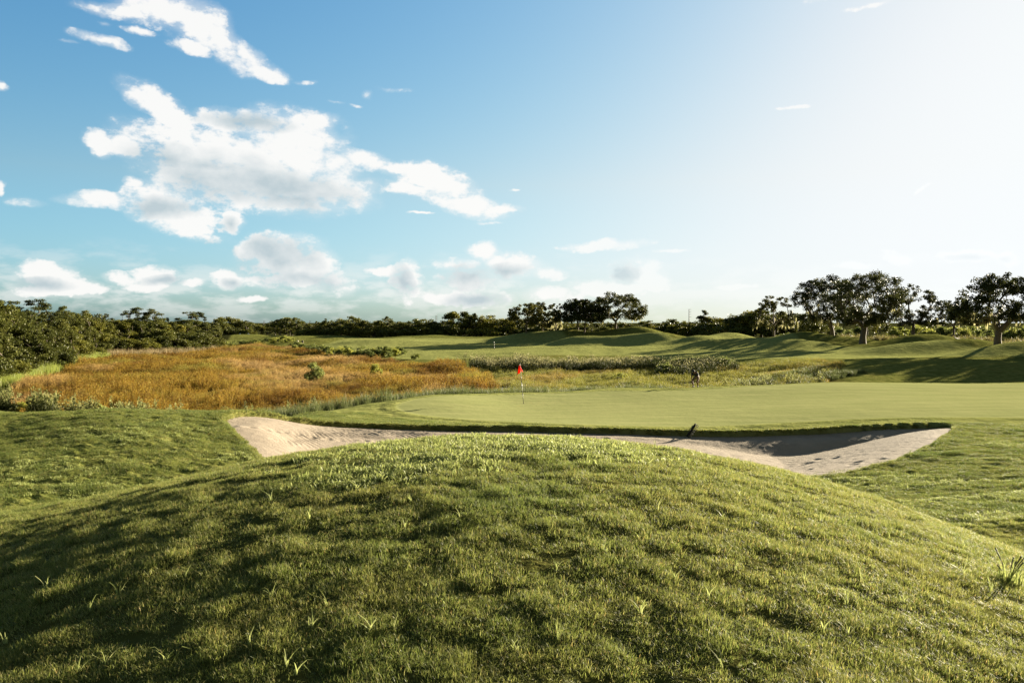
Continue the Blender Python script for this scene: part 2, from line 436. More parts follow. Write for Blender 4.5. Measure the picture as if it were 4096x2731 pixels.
MAT = {}
FAR_U, FAR_D = [-400, 0, 187, 435, 860, 960, 1000, 1200, 1500, 2000, 2500, 2800, 3000, 3300, 3700, 4096, 4600], [62, 80, 102, 144, 176, 290, 300, 268, 256, 258, 262, 236, 205, 196, 170, 150, 150]
def build_ground():
    m, nt, out = new_mat('turf')
    gr, fa, ma, di = (attr(nt, k) for k in ('green', 'fair', 'marsh', 'dig'))
    c = turf_colour(nt, gr, fa, ma, di)
    p = N(nt, 'ShaderNodeBsdfPrincipled'); p.inputs['Roughness'].default_value = .95; p.inputs['Specular IOR Level'].default_value = .0
    nt.links.new(c, p.inputs['Base Color'])
    h1 = noise(nt, wpos(nt, (14, 14, 14)), 1., 3, .6); h2 = noise(nt, wpos(nt, (2.2, 3.0, 2)), 1., 4, .6)
    h3 = noise(nt, wpos(nt, (.55, 1.0, 1)), 1., 4, .6)
    h = math_(nt, 'ADD', math_(nt, 'ADD', math_(nt, 'MULTIPLY', h1, .02), math_(nt, 'MULTIPLY', h2, .09)), math_(nt, 'MULTIPLY', h3, .22))
    b = N(nt, 'ShaderNodeBump'); b.inputs['Distance'].default_value = 1.
    st = math_(nt, 'SUBTRACT', .95, math_(nt, 'MULTIPLY', gr, .62)); st = math_(nt, 'SUBTRACT', st, math_(nt, 'MULTIPLY', fa, .15), True)
    nt.links.new(st, b.inputs['Strength']); nt.links.new(h, b.inputs['Height']); nt.links.new(b.outputs[0], p.inputs['Normal'])
    nt.links.new(p.outputs[0], out.inputs[0])
    nr, ntn = GX.shape
    V = np.stack([GX, GY, GZ], -1).reshape(-1, 3)
    i, j = np.meshgrid(np.arange(nr-1), np.arange(ntn), indexing='ij')
    a = (i*ntn+j).ravel(); b_ = (i*ntn+(j+1) % ntn).ravel(); c_ = ((i+1)*ntn+(j+1) % ntn).ravel(); d_ = ((i+1)*ntn+j).ravel()
    Q = np.stack([a, b_, c_, d_], -1)[:, ::-1]
    V = np.concatenate([V, [[0, 0, GZ[0].mean()]]]); cen = len(V)-1
    T = np.stack([np.full(ntn, cen), (np.arange(ntn)+1) % ntn, np.arange(ntn)], -1)[:, ::-1]
    me = mesh_np('ground', V, [Q, T], [m], smooth_sh=True)
    x, y = GX.ravel(), GY.ravel()
    z = lambda a: np.append(a, 0.)
    fattr(me, 'green', z(smooth(-.12, .12, GG.ravel()+.10*perlin(x/1.2, y/1.2))))
    wob = 1.2*fbm(x/6., y/6., 3)
    fringe = .85*smooth(-6.5, -3.5, GG.ravel()+.5*wob)*smooth(31.5, 33.5, y)
    fattr(me, 'fair', z(np.maximum(smooth(-.35, .35, sdf(x, y, FAIRW)+wob*.3), fringe)))
    mm = np.maximum(smooth(-2, 1.5, sdf(x, y, ORANGEW)+wob), smooth(-2, 1, sdf(x, y, WETW)+wob))
    mm = mm*smooth(-.35, -.9, GZ.ravel())
    fattr(me, 'thatch', z(smooth(17, 13, np.hypot(x, y))*.8))
    fd = np.interp(x/np.maximum(y, 1), [sx(u_) for u_ in FAR_U], FAR_D)
    fattr(me, 'brush', z(smooth(-6, 4, y-fd+3*perlin(x/9, y/9))))
    fattr(me, 'marsh', z(mm)); fattr(me, 'dig', z(GD.ravel()))
    link('ground', me, kind='structure', label='rolling golf course turf with a pale putting green, fairway and marsh bed', cat='ground')
build_ground()

def build_sand():
    st = .05
    xs = np.arange(-11, 19.2, st); ys = np.arange(17.6, 34.2, st)
    X, Y = np.meshgrid(xs, ys)
    x, y = X.ravel(), Y.ravel()
    sd = sdf(x, y, BUNK)
    keep = sd > -.35
    z = np.zeros(len(x)); xk, yk = x[keep], y[keep]
    und = hills(xk, yk); sdk = sd[keep]
    zz = sand_z(xk, yk, und, sdk)
    dl = seg_dist(xk, yk, LIPW, False)
    # rake furrows on the left bank, footprints and small lumps elsewhere
    zone = smooth(-7.6, -6.6, xk)*smooth(-2.2, -3.6, xk)*smooth(3.6, 2.4, dl)*smooth(.1, .5, dl)
    ph = (xk*.80+yk*.60)/.19+1.6*perlin(xk/1.3, yk/1.3)
    zz = zz+zone*(.034*(1-2*np.abs(np.sin(np.pi*ph))**.6)*(.7+.8*perlin(xk/.7, yk/.7))+.02*perlin(xk/.4, yk/.4))
    zz = zz+.010*perlin(xk/.20, yk/.20)+.006*perlin(xk/.11, yk/.11)+.012*perlin(xk/.55, yk/.4)+.010*perlin(xk/1.7, yk/1.3)
    zone2 = smooth(4, 7, xk)*smooth(2.2, 3.2, dl)
    zz = zz+zone2*.02*perlin(xk/.33+5, yk/.22)
    rg = np.random.default_rng(11)
    trail = [(-8.6+.33*i+.15*math.sin(i), 24.5+.42*i-.012*i*i) for i in range(16)]+[(rg.uniform(2, 12), rg.uniform(24, 31)) for _ in range(34)]
    for fx, fy in trail:
        zz = zz-.05*np.exp(-((xk-fx)/.13)**2-((yk-fy)/.16)**2)+.02*np.exp(-((xk-fx-.2)/.12)**2-((yk-fy)/.2)**2)
    z[keep] = zz
    idx = -np.ones(len(x), np.int64); idx[keep] = np.arange(keep.sum())
    G = idx.reshape(X.shape)
    q = np.stack([G[:-1, :-1], G[:-1, 1:], G[1:, 1:], G[1:, :-1]], -1).reshape(-1, 4)
    q = q[(q >= 0).all(1)]
    m, nt, out = new_mat('sand')
    p = N(nt, 'ShaderNodeBsdfPrincipled'); p.inputs['Roughness'].default_value = .9; p.inputs['Specular IOR Level'].default_value = .1
    w = wpos(nt)
    c = ramp(nt, noise(nt, w, 1.1, 5), [(.3, (.215, .177, .134)), (.7, (.268, .223, .172))])
    c = mix(nt, ramp(nt, noise(nt, wpos(nt, (7, 7, 7)), 1., 4), [(.60, (0, 0, 0)), (.75, (.35, .35, .35))]), c, (.13, .10, .065))
    nt.links.new(c, p.inputs['Base Color'])
    b = N(nt, 'ShaderNodeBump'); b.inputs['Strength'].default_value = .65; b.inputs['Distance'].default_value = .04
    nt.links.new(noise(nt, wpos(nt, (16, 16, 16)), 1., 5, .65), b.inputs['Height']); nt.links.new(b.outputs[0], p.inputs['Normal'])
    nt.links.new(p.outputs[0], out.inputs[0])
    me = mesh_np('sand', np.stack([xk, yk, zz], -1), q, [m], smooth_sh=True)
    link('sand', me, kind='structure', label='pale raked sand filling the long bunker below the green', cat='sand bunker')
build_sand()

# ------------------------------------------------------------------ scattering of what nobody could count
def euler_from(nrm, spin):
    n = len(nrm)
    z = nrm; x = np.stack([np.cos(spin), np.sin(spin), np.zeros(n)], -1)
    x = x-z*(x*z).sum(1)[:, None]; x /= np.linalg.norm(x, axis=1)[:, None]
    y = np.cross(z, x)
    ry = np.arcsin(np.clip(-x[:, 2], -1, 1)); rx = np.arctan2(y[:, 2], z[:, 2]); rz = np.arctan2(x[:, 1], x[:, 0])
    return np.stack([rx, ry, rz], -1)
def scatter(name, pts, nrm, scale, protos, label, cat, group=None):
    """a cloud of points, each carrying one of the tuft meshes, as ONE object of kind stuff"""
    n = len(pts); order = R.permutation(n); pts, nrm, scale = pts[order], nrm[order], scale[order]
    coll = bpy.data.collections.new(name+'_kinds')
    for i, me in enumerate(protos):
        o = bpy.data.objects.new(name+'_kind', me); coll.objects.link(o)
    me = bpy.data.meshes.new(name); me.vertices.add(n); me.vertices.foreach_set('co', pts.astype(np.float32).ravel())
    a = me.attributes.new('rot', 'FLOAT_VECTOR', 'POINT'); a.data.foreach_set('vector', euler_from(nrm, R.uniform(0, 6.283, n)).astype(np.float32).ravel())
    a = me.attributes.new('siz', 'FLOAT_VECTOR', 'POINT'); a.data.foreach_set('vector', np.asarray(scale, np.float32).ravel())
    o = link(name, me, label=label, cat=cat, kind='stuff', group=group)
    ng = bpy.data.node_groups.new(name, 'GeometryNodeTree')
    ng.interface.new_socket('Geometry', in_out='INPUT', socket_type='NodeSocketGeometry'); ng.interface.new_socket('Geometry', in_out='OUTPUT', socket_type='NodeSocketGeometry')
    gi = ng.nodes.new('NodeGroupInput'); go = ng.nodes.new('NodeGroupOutput')
    ip = ng.nodes.new('GeometryNodeInstanceOnPoints'); ci = ng.nodes.new('GeometryNodeCollectionInfo')
    ci.inputs['Collection'].default_value = coll; ci.inputs['Separate Children'].default_value = True; ci.inputs['Reset Children'].default_value = True
    ip.inputs['Pick Instance'].default_value = True
    for nm, sock in (('rot', 'Rotation'), ('siz', 'Scale')):
        na = ng.nodes.new('GeometryNodeInputNamedAttribute'); na.data_type = 'FLOAT_VECTOR'; na.inputs['Name'].default_value = nm
        ng.links.new(na.outputs['Attribute'], ip.inputs[sock])
    ng.links.new(gi.outputs[0], ip.inputs['Points']); ng.links.new(ci.outputs[0], ip.inputs['Instance']); ng.links.new(ip.outputs[0], go.inputs[0])
    md = o.modifiers.new('scatter', 'NODES'); md.node_group = ng
    return o
def sc3(s, h=None):
    h = s if h is None else h
    return np.stack([s, s, h], -1)

def blades(rg, n, rad, h0, h1, w, lean=.5, flat=False, seg=2, wj=.4, base=None, droop=0.):
    """n thin bent blades: vertices, quads, tris, one random number each"""
    if base is None:
        a = rg.uniform(0, 2*np.pi, n); r = rad*np.sqrt(rg.uniform(0, 1, n)); base = np.stack([r*np.cos(a), r*np.sin(a), np.zeros(n)], -1)
    h = rg.uniform(h0, h1, n); az = rg.uniform(0, 2*np.pi, n); le = lean*rg.uniform(.2, 1.3, n)
    d = np.stack([np.cos(az), np.sin(az), np.zeros(n)], -1)
    tw = az+np.pi/2+rg.normal(0, .7, n); sdir = np.stack([np.cos(tw), np.sin(tw), np.zeros(n)], -1)
    ww = w*rg.uniform(1-wj, 1+wj, n)
    V = []
    for k in range(seg):
        t = k/seg
        c = base+np.array([0, 0, 1])*(h*(t-droop*le*t*t))[:, None]+d*(h*le*t**1.8)[:, None]
        wk = ww*(1-.45*t)*.5
        V += [c-sdir*wk[:, None], c+sdir*wk[:, None]]
    V.append(base+np.array([0, 0, 1])*(h*(1-.25*le-droop*le))[:, None]+d*(h*le)[:, None])
    m = 2*seg+1
    V = np.stack(V, 1).reshape(-1, 3)
    b = np.arange(n)*m
    Q = np.concatenate([np.stack([b+2*k, b+2*k+1, b+2*k+3, b+2*k+2], -1) for k in range(seg-1)]) if seg > 1 else np.zeros((0, 4), int)
    T = np.stack([b+2*seg-2, b+2*seg-1, b+2*seg], -1)
    return V, Q, T, np.repeat(rg.uniform(0, 1, n), m)
def leaves(rg, C, ln, wd, up=.3, aspect_j=.3, outward=None):
    """diamond leaves at the points C"""
    n = len(C)
    a = rg.normal(0, 1, (n, 3)); 
    if outward is not None: a = a+outward*1.1
    a[:, 2] += up; a /= np.linalg.norm(a, axis=1)[:, None]
    b = np.cross(a, rg.normal(0, 1, (n, 3))); b /= np.linalg.norm(b, axis=1)[:, None]+1e-9
    l = ln*rg.uniform(1-aspect_j, 1+aspect_j, n)[:, None]; w = wd*rg.uniform(1-aspect_j, 1+aspect_j, n)[:, None]
    V = np.stack([C-a*l*.5, C+b*w*.5-a*l*.05, C+a*l*.5, C-b*w*.5-a*l*.05], 1).reshape(-1, 3)
    i = np.arange(n)*4
    return V, np.stack([i, i+1, i+2, i+3], -1), np.repeat(rg.uniform(0, 1, n), 4)
def tuft_mesh(name, parts, mats):
    """parts: (V, Q, T, rnd, material index)"""
    V = []; Q = []; T = []; rn = []; mq = []; mt = []; k = 0
    for v, q, t, r, mi in parts:
        V.append(v); rn.append(r)
        if q is not None and len(q): Q.append(q+k); mq += [mi]*len(q)
        if t is not None and len(t): T.append(t+k); mt += [mi]*len(t)
        k += len(v)
    fs = ([np.concatenate(Q)] if Q else [])+([np.concatenate(T)] if T else [])
    me = mesh_np(name, np.concatenate(V), fs, mats, fmat=mq+mt)
    fattr(me, 'rnd', np.concatenate(rn)); return me

def turf_blade_colour(nt):
    w = wpos(nt)
    r = attr(nt, 'rnd')
    c = ramp(nt, r, [(0., (.095, .125, .024)), (.45, (.185, .212, .046)), (.82, (.285, .298, .080)), (.95, (.44, .39, .15)), (1., (.44, .28, .09))])
    b = noise(nt, w, 1.1, 4)
    c = mix(nt, ramp(nt, b, [(.5, (0, 0, 0)), (.75, (.45, .45, .45))]), c, (.25, .225, .062))
    c = mix(nt, ramp(nt, noise(nt, w, .5, 3), [(.5, (0, 0, 0)), (.7, (.55, .55, .55))]), c, (.125, .175, .040))
    return c
def two_tone(c0, c1, c2, wc=None, ws=.3, wmax=.8, lo=.45, hi=.65):
    def f(nt):
        c = ramp(nt, attr(nt, 'rnd'), [(0., c0), (.5, c1), (1., c2)])
        oi = N(nt, 'ShaderNodeObjectInfo')
        c = mix(nt, math_(nt, 'MULTIPLY', oi.outputs['Random'], .45), c, c0)
        if wc: c = mix(nt, ramp(nt, noise(nt, wpos(nt), ws, 4, .6), [(lo, (0, 0, 0)), (hi, (wmax,)*3)]), c, wc)
        return c
    return f
MAT['blade'] = leafy('grass_blade', turf_blade_colour, .5, .5, .2)
def shaded_blade_colour(nt):
    return mix(nt, 1., turf_blade_colour(nt), (.70, .76, .72), 'MULTIPLY')  # darker, slightly greener blades: shade of the banks put into the colour
MAT['rough'] = leafy('shaded_rough_blade', shaded_blade_colour, .45, .5, .15)
MAT['crab'] = leafy('crabgrass_leaf', two_tone((.20, .24, .06), (.32, .36, .11), (.44, .45, .18)), .45, .5, .15)
MAT['weed'] = leafy('weed_leaf', two_tone((.24, .28, .08), (.32, .35, .12), (.44, .44, .19)), .5, .5, .1)
def orange_colour(nt):
    oi = N(nt, 'ShaderNodeObjectInfo')
    c = ramp(nt, attr(nt, 'rnd'), [(0., (.110, .050, .008)), (.4, (.205, .118, .016)), (.75, (.285, .185, .028)), (1., (.31, .25, .05))])
    w = wpos(nt, (1, .55, 1))
    c = mix(nt, ramp(nt, noise(nt, w, .055, 4, .6), [(.50, (0, 0, 0)), (.60, (.85,)*3)]), c, (.42, .28, .115))
    c = mix(nt, ramp(nt, noise(nt, wpos(nt, (1, .5, 1)), .11, 4, .6), [(.50, (0, 0, 0)), (.62, (.8,)*3)]), c, (.115, .052, .009))
    c = mix(nt, ramp(nt, noise(nt, wpos(nt, (1.3, 1, 1)), .085, 4, .6), [(.53, (0, 0, 0)), (.66, (.75,)*3)]), c, (.23, .21, .04))
    return mix(nt, 1., c, ramp(nt, oi.outputs['Random'], [(0., (.55, .55, .55)), (.5, (1., 1., 1.)), (1., (1.3, 1.3, 1.3))]), 'MULTIPLY')
MAT['orange'] = leafy('russet_marsh_grass', orange_colour, .4, .7, .1)
MAT['wet'] = leafy('green_marsh_grass', two_tone((.11, .12, .02), (.19, .185, .035), (.28, .25, .06), (.26, .175, .045), .09, .7, .5, .62), .45, .6, .2)
MAT['rush'] = leafy('rush', two_tone((.075, .095, .030), (.115, .135, .045), (.19, .20, .085)), .4, .5, .15)
MAT['reedleaf'] = leafy('reed_leaf', two_tone((.035, .043, .012), (.058, .066, .018), (.10, .105, .032)), .2, .6, .1)
MAT['fluff'] = leafy('seed_fluff', two_tone((.15, .14, .055), (.24, .22, .10), (.40, .37, .22)), .55, .8, .1)
MAT['brightreed'] = leafy('tall_green_grass', two_tone((.17, .21, .035), (.26, .30, .055), (.36, .37, .10)), .5, .5, .3)
MAT['cattail'] = leafy('dry_reed', two_tone((.16, .13, .05), (.26, .20, .10), (.40, .29, .17)), .4, .6, .2)
MAT['cord'] = leafy('cordgrass', two_tone((.10, .095, .03), (.17, .15, .05), (.30, .25, .12)), .5, .6, .2)

def frustum_points(d0, d1, dens, smax=.98):
    n = int(dens*smax*(d1*d1-d0*d0))
    d = np.sqrt(R.uniform(d0*d0, d1*d1, n)); s = R.uniform(-smax, smax, n)
    return s*d, d
def zpts(x, y, sink=0.): return np.stack([x, y, ground(x, y)-sink], -1)

def in_bunker(x, y, m=-.02):
    r = np.zeros(len(x), bool); k = (y > 16) & (y < 36) & (np.abs(x) < 21)
    if k.any(): r[k] = sdf(x[k], y[k], BUNK) > m
    return r
def build_turf():
    rg = np.random.default_rng(21)
    protos = [tuft_mesh('turf_patch', [(*blades(rg, 80, .085, .016, .046, .0030, .9), 0)], [MAT['blade']]) for _ in range(7)]
    xs, ys = [], []
    for d0, d1, de in ((2.2, 5, 380), (5, 8, 300), (8, 11, 220), (11, 15, 130)):
        x, y = frustum_points(d0, d1, de); xs.append(x); ys.append(y)
    x = np.concatenate(xs); y = np.concatenate(ys)
    nn = .75*normals(x, y, .1)+np.array([0, 0, .25]); nn += rg.normal(0, .08, nn.shape); nn /= np.linalg.norm(nn, axis=1)[:, None]
    cl = perlin(x/.17, y/.115)+.8*perlin(x/.46+4, y/.30)+.35*perlin(x/1.3, y/1.1)
    k = rg.uniform(0, 1, len(x)) < np.clip(.95+1.25*cl, .14, 1); x, y, nn, cl = x[k], y[k], nn[k], cl[k]
    h = np.clip(.90+.95*cl, .3, 1.9)*rg.uniform(.8, 1.2, len(x))
    scatter('mound_grass', zpts(x, y, .004), nn, np.stack([np.full(len(x), 1.), np.full(len(x), 1.), h], -1), protos, 'tufty rough grass covering the mound nearest the camera', 'grass')
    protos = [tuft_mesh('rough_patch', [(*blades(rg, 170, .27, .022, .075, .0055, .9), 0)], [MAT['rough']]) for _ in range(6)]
    x, y = frustum_points(14, 38, 20.)
    k = ~in_bunker(x, y, .02) & (sdf(x, y, GREENW) < -1.6); x, y = x[k], y[k]
    nn = normals(x, y, .2); cl = perlin(x/.55, y/.4)+.8*perlin(x/1.6, y/1.3)
    h = np.clip(.75+1.0*cl, .2, 2.2)*rg.uniform(.8, 1.2, len(x))
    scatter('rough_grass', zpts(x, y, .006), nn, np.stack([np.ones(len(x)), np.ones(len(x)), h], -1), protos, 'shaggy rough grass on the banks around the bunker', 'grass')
    # shaggy fringe hanging over the bunker lip
    protos = [tuft_mesh('lip_tuft', [(*blades(rg, 60, .09, .05, .12, .006, 1.0, droop=.5), 0)], [MAT['blade']]) for _ in range(5)]
    P = []
    L = BUNK
    for i in range(len(L)):
        a, b = L[i], L[(i+1) % len(L)]; le = math.hypot(b[0]-a[0], b[1]-a[1])
        nb = int(le*44)
        for _ in range(nb):
            t = rg.uniform(); P.append((a[0]+(b[0]-a[0])*t+rg.normal(0, .07), a[1]+(b[1]-a[1])*t+rg.normal(0, .07)))
    P = np.array(P); x, y = P[:, 0], P[:, 1]
    k = sdf(x, y, BUNK) < .06; x, y = x[k], y[k]
    h = rg.uniform(.5, 1.3, len(x))
    scatter('bunker_lip_grass', zpts(x, y, .02), np.tile([0, 0, 1.], (len(x), 1)), sc3(rg.uniform(.8, 1.2, len(x)), h), protos, 'ragged fringe of long grass along the bunker lip', 'grass')
    # broad leaved crabgrass spots
    protos = [tuft_mesh('crab_tuft', [(*blades(rg, 26, .10, .03, .085, .0105, 1.1, seg=3, droop=.25), 0)], [MAT['crab']]) for _ in range(6)]
    spots = [(-.02, 9.2, 1.7, .9, 560), (-.11, 7.7, .6, .5, 220), (.09, 8.6, .6, .55, 260), (-.06, 8.6, 1., .6, 150), (-.19, 7.5, .4, .4, 40)]
    spots2 = [(-.50, 21.5, 1.6, .8, 110), (-.44, 23., 1.2, .9, 90), (-.60, 18.5, 2., .9, 120), (-.55, 16.8, 1.4, .7, 90), (.60, 17.2, 1.6, .6, 140), (.52, 20.2, 1.3, .6, 90), (.46, 21.3, 1.5, .5, 80), (.62, 14.6, 1.2, .5, 110), (.62, 27, 1.0, .5, 50), (-.36, 20, 1., .5, 40)]
    xs, ys = [], []
    for s, d, wx, wy, n in spots+spots2:
        xs.append(s*d+rg.normal(0, wx*.6, n)); ys.append(d+rg.normal(0, wy*.6, n))
    x = np.concatenate(xs); y = np.concatenate(ys); k = ~in_bunker(x, y); x, y = x[k], y[k]
    scatter('crabgrass', zpts(x, y, .0), normals(x, y, .1), sc3(rg.uniform(.7, 1.25, len(x)), rg.uniform(.6, 1.1, len(x))), protos, 'broad leaved pale crabgrass spreading in patches over the mounds', 'crabgrass')
build_turf()

def poly_points(poly, dens, hi=None):
    P = np.array(poly); a, b = P.min(0), P.max(0)
    n = int(dens*(b[0]-a[0])*(b[1]-a[1])); x = R.uniform(a[0], b[0], n); y = R.uniform(a[1], b[1], n)
    k = inside(x, y, poly); x, y = x[k], y[k]
    k = (np.abs(x/y) < .80); return x[k], y[k]

def build_marsh():
    rg = np.random.default_rng(31)
    def stalky(n, rad, h0, h1, w, nl, ll, mat, lean=.25):
        v, q, t, r = blades(rg, n, rad, h0, h1, w, lean)
        base = rg.integers(0, n, nl); m = 5
        top = v[base*m+4]; bot = (v[base*m]+v[base*m+1])/2; f = rg.uniform(.35, 1., nl)[:, None]
        C = bot+(top-bot)*f+rg.normal(0, rad*.12, (nl, 3))
        lv, lq, lr = leaves(rg, C, ll, ll*.4, .8)
        return tuft_mesh('marsh_tuft', [(v, q, t, r, 0), (lv, lq, None, lr, 0)], [mat])
    protos = [stalky(26, .36, .35, .85, .024, 80, .10, MAT['orange']) for _ in range(7)]
    x, y = poly_points(ORANGEW, 3.6)
    keep = rg.uniform(0, 1, len(x)) < np.clip(1.3-y/220., .55, 1.); x, y = x[keep], y[keep]
    e = sdf(x, y, ORANGEW); k = e > 1.2*perlin(x/4, y/4)+.3; x, y, e = x[k], y[k], e[k]
    tall = fbm(x/9., y/16., 3)
    h = np.clip(1.0+1.3*tall+.4*perlin(x/2.2, y/3.5), .35, 1.9)*rg.uniform(.8, 1.2, len(x))
    scatter('russet_marsh_grass', zpts(x, y, .03), np.tile([0, 0, 1.], (len(x), 1)), sc3(rg.uniform(.9, 1.3, len(x))*np.clip(y/90., .8, 1.4), h), protos, 'orange brown marsh grass filling the low wet field', 'marsh grass')
    protos = [stalky(30, .36, .30, .70, .018, 50, .09, MAT['wet']) for _ in range(6)]
    x, y = poly_points(WETW, 4.4)
    tall = fbm(x/5., y/6., 3)
    h = np.clip(.85+1.0*tall, .3, 1.8)*rg.uniform(.8, 1.25, len(x))
    pool = on_level(1985, 1552, -1.5); k = (((x-pool[0])/1.0)**2+((y-pool[1])/3.2)**2 > 1); x, y, h = x[k], y[k], h[k]
    scatter('green_marsh_grass', zpts(x, y, .03), np.tile([0, 0, 1.], (len(x), 1)), sc3(rg.uniform(.8, 1.2, len(x)), h), protos, 'yellow green marsh grass behind the flag and the golfer', 'marsh grass')
    # silvery rushes fringing the green's far side
    protos = [tuft_mesh('rush_tuft', [(*blades(rg, 46, .30, .45, 1.0, .016, .35, seg=2), 0)], [MAT['rush']]) for _ in range(6)]
    band = [(780, 1672), (900, 1660), (1050, 1640), (1300, 1618), (1500, 1600), (1750, 1582), (2000, 1567), (2300, 1552), (2600, 1545), (2850, 1540), (3150, 1520), (3400, 1502), (3460, 1528), (3000, 1580), (2600, 1612), (2200, 1622), (1900, 1634), (1700, 1655), (1500, 1690), (1300, 1740), (1100, 1760), (900, 1730), (780, 1700)]
    bw = [on_level(u, v, -1.25) for u, v in band]
    x, y = poly_points(bw, 7.); z = ground(x, y); k = (z < -.30) & (sdf(x, y, GREENW) < -3.2); x, y = x[k], y[k]
    k = (((x-pool[0])/1.0)**2+((y-pool[1])/3.2)**2 > 1.1); x, y = x[k], y[k]
    h = np.clip(.80+.45*perlin(x/2.5, y/2.5), .4, 1.3)*rg.uniform(.8, 1.2, len(x))*np.clip(1.15-.35*smooth(-2, 6, x), .7, 1.2)
    scatter('silver_rushes', zpts(x, y, .03), np.tile([0, 0, 1.], (len(x), 1)), sc3(rg.uniform(.8, 1.2, len(x)), h), protos, 'silvery green rushes fringing the far side of the putting green', 'rushes')
    # tall reeds with pale fluffy heads
    def reed(h0, h1, fl, nb=22):
        v, q, t, r = blades(rg, nb, .34, h0*.55, h1, .030, .14, seg=2)
        base = rg.integers(0, nb, 120); tp = v[base*5+4]; bt = (v[base*5]+v[base*5+1])/2
        C = bt+(tp-bt)*rg.uniform(.2, .95, 120)[:, None]+rg.normal(0, .05, (120, 3)); lv, lq, lr = leaves(rg, C, .20, .055, .9)
        ps = [(v, q, t, r, 0), (lv, lq, None, lr, 0)]
        hi = np.argsort(-v[4::5, 2])[:5]; tp = v[4::5][hi]
        C = np.repeat(tp, fl, 0)+rg.normal(0, 1, (5*fl, 3))*np.array([.045, .045, .10])-np.array([0, 0, .03])
        fv, fq, fr = leaves(rg, C, .11, .06, 1.); ps.append((fv, fq, None, fr, 1))
        return tuft_mesh('reed_tuft', ps, [MAT['reedleaf'], MAT['fluff']])
    protos = [reed(1.0, 1.75, 5) for _ in range(6)]
    belt = [(1880, 1464), (1960, 1460), (2200, 1461), (2450, 1466), (2600, 1470), (2640, 1480), (2450, 1483), (2200, 1479), (1980, 1477), (1890, 1474)]
    bw = [on_level(u, v, -1.4) for u, v in belt]
    x, y = poly_points(bw, 2.1)
    ex = [(1836, 1456), (1858, 1458), (1912, 1458), (1925, 1457), (2580, 1480), (2560, 1478), (2760, 1500)]
    ep = np.array([on_level(u, v, -1.4) for u, v in ex])
    x = np.concatenate([x, ep[:, 0]]); y = np.concatenate([y, ep[:, 1]])
    scatter('fluffy_reeds', zpts(x, y, .03), np.tile([0, 0, 1.], (len(x), 1)), sc3(rg.uniform(.8, 1.2, len(x)), rg.uniform(.72, 1.0, len(x))*(1+.45*perlin(x/3.5, y/5))), protos, 'tall reeds with pale fluffy seed heads edging the second fairway', 'reeds')
    x, y = poly_points([on_level(u, v, -1.3) for u, v in [(2620, 1478), (2800, 1470), (2935, 1484), (2960, 1500), (2800, 1508), (2640, 1500)]], 1.6)
    protos = [reed(.9, 1.6, 1) for _ in range(4)]
    scatter('dark_reeds', zpts(x, y, .03), np.tile([0, 0, 1.], (len(x), 1)), sc3(rg.uniform(.8, 1.2, len(x)), rg.uniform(.7, 1.15, len(x))), protos, 'dark shaded reeds behind the golfer', 'reeds')
    # goldenrod and mixed weeds behind the mound on the left
    fl0 = MAT['fluff']; MAT['fluff'] = leafy('pale_weed_flower', two_tone((.13, .14, .04), (.21, .215, .075), (.33, .32, .15)), .5, .7, .1)
    protos = [reed(.7, 1.3, 9, 16) for _ in range(5)]; MAT['fluff'] = fl0
    xs, ys = [], []
    for u0, u1, d0, d1, n in ((-60, 45, 35, 37, 26), (128, 225, 36, 38.5, 38), (275, 345, 37, 39, 18), (345, 372, 37, 39, 12), (440, 560, 37, 39.5, 34), (555, 640, 37.5, 39.5, 12), (640, 730, 38, 40, 8), (980, 1010, 47, 48, 4), (1130, 1160, 45, 46, 3), (1245, 1275, 44, 45, 4)):
        d = rg.uniform(d0, d1, n); xs.append(sx(rg.uniform(u0, u1, n))*d); ys.append(d)
    for u0, u1, d0, d1, n in ((3000, 3060, 64, 67, 12), (3040, 3100, 66, 70, 12), (3150, 3200, 64, 67, 14), (3260, 3290, 64, 66, 8), (2880, 2990, 62, 66, 12)):
        d = rg.uniform(d0, d1, n); xs.append(sx(rg.uniform(u0, u1, n))*d); ys.append(d)
    x = np.concatenate(xs); y = np.concatenate(ys)
    scatter('pale_weeds', zpts(x, y, .03), np.tile([0, 0, 1.], (len(x), 1)), sc3(rg.uniform(.6, .9, len(x)), rg.uniform(.75, 1.15, len(x))*np.where(x < 0, 1.0, .95)), protos, 'pale flowering weeds standing at the edge of the marsh', 'weeds')
    # bright tall grass under the left woods, and dry cattails further along
    protos = [tuft_mesh('tall_grass_tuft', [(*blades(rg, 44, .42, .6, 1.35, .028, .3), 0)], [MAT['brightreed']]) for _ in range(5)]
    pts = [(-300, 1600), (0, 1562), (60, 1540), (187, 1500), (327, 1452), (440, 1432), (420, 1420), (300, 1428), (150, 1462), (50, 1495), (-300, 1560)]
    x, y = poly_points([on_level(u, v, -1.45) for u, v in pts], 2.4)
    scatter('bright_tall_grass', zpts(x, y, .03), np.tile([0, 0, 1.], (len(x), 1)), sc3(rg.uniform(.8, 1.2, len(x)), rg.uniform(.6, 1.1, len(x))), protos, 'bright green tall grass along the foot of the left woods', 'tall grass')
    protos = [tuft_mesh('cattail_tuft', [(*blades(rg, 34, .45, .8, 1.7, .045, .2), 0)], [MAT['cattail']]) for _ in range(5)]
    pts = [(430, 1432), (640, 1419), (860, 1402), (880, 1394), (700, 1400), (560, 1406), (430, 1414)]
    x, y = poly_points([on_level(u, v, -1.45) for u, v in pts], 1.7)
    scatter('dry_cattails', zpts(x, y, .03), np.tile([0, 0, 1.], (len(x), 1)), sc3(rg.uniform(.8, 1.2, len(x)), rg.uniform(.7, 1.15, len(x))), protos, 'dry tan cattails between the marsh and the left woods', 'cattails')
    # open water
    m, nt, out = new_mat('pond_water')
